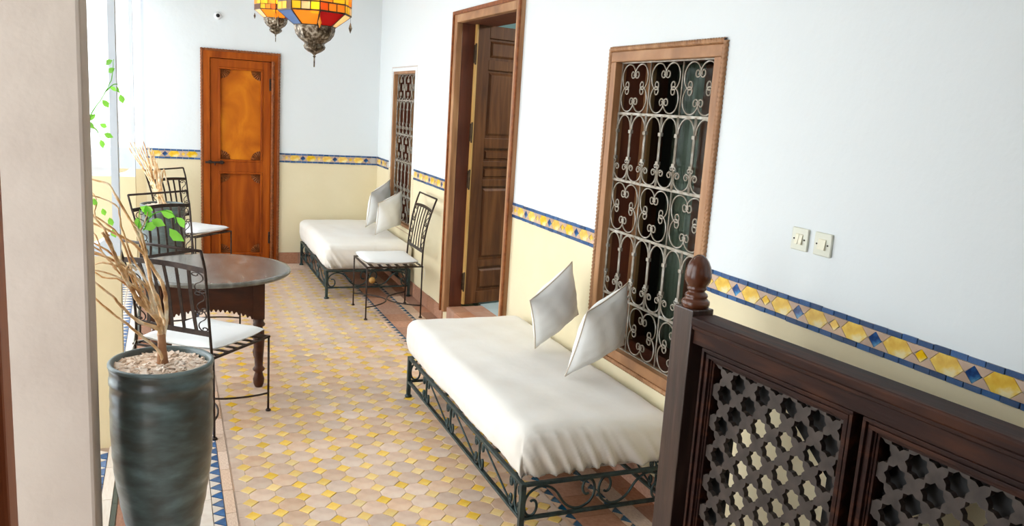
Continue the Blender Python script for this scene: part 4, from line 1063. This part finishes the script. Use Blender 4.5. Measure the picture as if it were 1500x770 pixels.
# ================================================================== lanterns
def lantern(loc, tipz, S, rz, label, seed):
    rnd = random.Random(seed); x, y = loc
    root = tag(empty('glass_lantern', (x, y, tipz), rz), label, 'lantern', 'stained glass lanterns hanging from the ceiling')
    N8 = 8
    def ringp(r, z, k): a = 2*PI*k/N8; return Vector((r*S*math.cos(a), r*S*math.sin(a), z*S))
    prof = [(.195, .335), (.195, .375), (.195, .78), (.14, .90)]
    bulb = [(.004, 0), (.004, .060), (.010, .064), (.004, .070), (.012, .080), (.037, .094), (.055, .110), (.060, .124), (.052, .141), (.061, .150), (.086, .170), (.103, .196), (.110, .225), (.110, .249), (.104, .254)]
    MB().lathe([(r*S, z*.885*S) for r, z in bulb], N8, smooth=False).build('pierced_bulb', M['brass'], root)
    fr = MB(); R1, R0 = .195, .110; zb0, zb1, zt = .220, .286, .75
    def pane(q, m, col):
        c = sum(q, Vector())/len(q); nrm = (q[1]-q[0]).cross(q[2]-q[0]).normalized()
        vs = [c+(p-c)*.93 for p in q]; k = len(vs); vs += [v+nrm*.003 for v in vs]
        MB().add(vs, [tuple(range(k)), tuple(range(2*k-1, k-1, -1))]+[(i, k+i, k+(i+1) % k, (i+1) % k) for i in range(k)]).build('pane', GL[col], root)
    taper = ['amber', 'red', 'yellow', 'orange', 'blue', 'amber', 'red', 'clear'] if seed == 1 else ['amber', 'yellow', 'blue', 'orange', 'clear', 'amber', 'amber', 'red']
    for k in range(N8):
        a0, a1 = ringp(R0, zb0, k), ringp(R0, zb0, k+1); b0, b1 = ringp(R1, zb1, k), ringp(R1, zb1, k+1)
        pane([a0, a1, b1, b0], 0, taper[k])
        for e in ((a0, b0), (a0, a1), (b0, b1)): fr.tube(list(e), .0055*S, 4)
        lv = [zb1, zb1+.045, zb1+.10, zb1+.26, zt]
        for i in range(4):
            nn = (3, 2, 3, 2)[i]
            for j in range(nn):
                p = lambda q, z: ringp(R1, z, k)*(1-q)+ringp(R1, z, k+1)*q
                col = rnd.choice((['green', 'brown', 'orange', 'yellow', 'yellow', 'amber', 'clear'], ['yellow', 'yellow', 'yellow', 'amber'], ['amber', 'yellow', 'clear', 'yellow', 'orange', 'red'], ['amber', 'red', 'yellow'])[i])
                pane([p(j/nn, lv[i]), p((j+1)/nn, lv[i]), p((j+1)/nn, lv[i+1]), p(j/nn, lv[i+1])], 0, col)
                fr.tube([p(j/nn, lv[i]), p(j/nn, lv[i+1])], .0042*S, 4)
            fr.tube([ringp(R1, lv[i+1], k), ringp(R1, lv[i+1], k+1)], .005*S, 4)
    fr.build('came_frame', M['came'], root)
    MB().lathe([(.205*S, zt*S), (.21*S, (zt+.012)*S), (.15*S, (zt+.09)*S), (.11*S, (zt+.10)*S), (.12*S, (zt+.15)*S), (.06*S, (zt+.21)*S), (.01*S, (zt+.25)*S)], N8, smooth=False).build('dome', M['brass'], root)
    MB().lathe([(.02, zb1*S), (.03, (zb1+.05)*S), (.045, (zb1+.12)*S), (.03, (zb1+.16)*S), (.02, (zb1+.2)*S)], 16).build('light_bulb', BULB, root)
    top = (zt+.25)*S; ch = MB(); z = top; k = 0
    while z < CEIL-tipz-.01:
        ch.tube([(.008*math.cos(a*PI/4)*(1 if k % 2 else 0), .008*math.cos(a*PI/4)*(0 if k % 2 else 1), z+.013+.015*math.sin(a*PI/4)) for a in range(9)], .002, 4, cap=False); z += .024; k += 1
    ch.build('chain', M['came'], root)
    for k in range(0, N8, 2):
        p = ringp(R1*.99, zb1-.004, k); z = p.z
        d = MB().tube([p, p-Vector((0, 0, .028*S))], .0008, 4).lathe([(.001, z-.085*S), (.010*S, z-.058*S), (.001, z-.028*S)], 4, Matrix.Translation((p.x, p.y, 0)), smooth=False)
        d.build('pendant', GL['amber'] if k % 4 else M['brass'], root)
    l = D.lights.new('lantern_glow', 'POINT'); l.energy = 2.5; l.color = (1, .78, .42); l.shadow_soft_size = .04
    o = D.objects.new('lantern_glow', l); COL.objects.link(o); o.parent = root; o.location = (0, 0, (zb1+.22)*S)
BULB = mat('lit_bulb', (1, .9, .7), .5, emit=((1, .78, .42), 9))
lantern((.668, 4.25), 1.899, .90, -.03, 'nearer stained glass lantern, larger, orange and red panes, hanging top centre left', 1)
lantern((.805, 7.1), 2.168, .84, -.12, 'farther stained glass lantern, partly hidden by the nearer one', 4)

# ================================================================== small fittings
def switch(y, z, label, gangs):
    root = tag(empty('light_switch', (WX, y, z)), label, 'light switch', 'light switches on the right wall')
    MB().box((-.010, -.040, -.040), (.0, .040, .040)).build('plate', M['plate'], root, bevel=.003)
    for k in range(gangs):
        w_ = .036/gangs; a = -.018+k*w_
        m = MB(); m.add([(-.010, a+.001, -.019), (-.010, a+w_-.001, -.019), (-.010, a+w_-.001, .019), (-.010, a+.001, .019), (-.018, a+.001, -.017), (-.018, a+w_-.001, -.017), (-.013, a+w_-.001, .017), (-.013, a+.001, .017)],
              [(0, 1, 2, 3), (4, 7, 6, 5), (0, 4, 5, 1), (1, 5, 6, 2), (2, 6, 7, 3), (3, 7, 4, 0)]); m.build('rocker', M['rocker'], root)
    for sy in (-1, 1): MB().lathe([(.003, 0), (.003, .002), (.001, .003)], 8, Matrix.Translation((-.010, sy*.026, 0)) @ Matrix.Rotation(-PI/2, 4, 'Y')).build('screw', M['iron'], root)
switch(2.270, 1.370, 'left of the two cream switches, with a double rocker', 2)
switch(2.157, 1.370, 'right of the two cream switches, with a single wide rocker', 1)
cam_ = tag(empty('security_camera', (.451, FY, 2.464)), 'small white round fitting with a black lens high above the orange door', 'camera')
MB().lathe([(.036, 0), (.036, .010), (.028, .022), (.020, .026)], 24, Matrix.Rotation(PI/2, 4, 'X')).build('housing', M['white'], cam_)
MB().lathe([(.016, .02), (.018, .032), (.012, .040), (.001, .042)], 20, Matrix.Rotation(PI/2, 4, 'X')).build('lens', M['dark'], cam_)
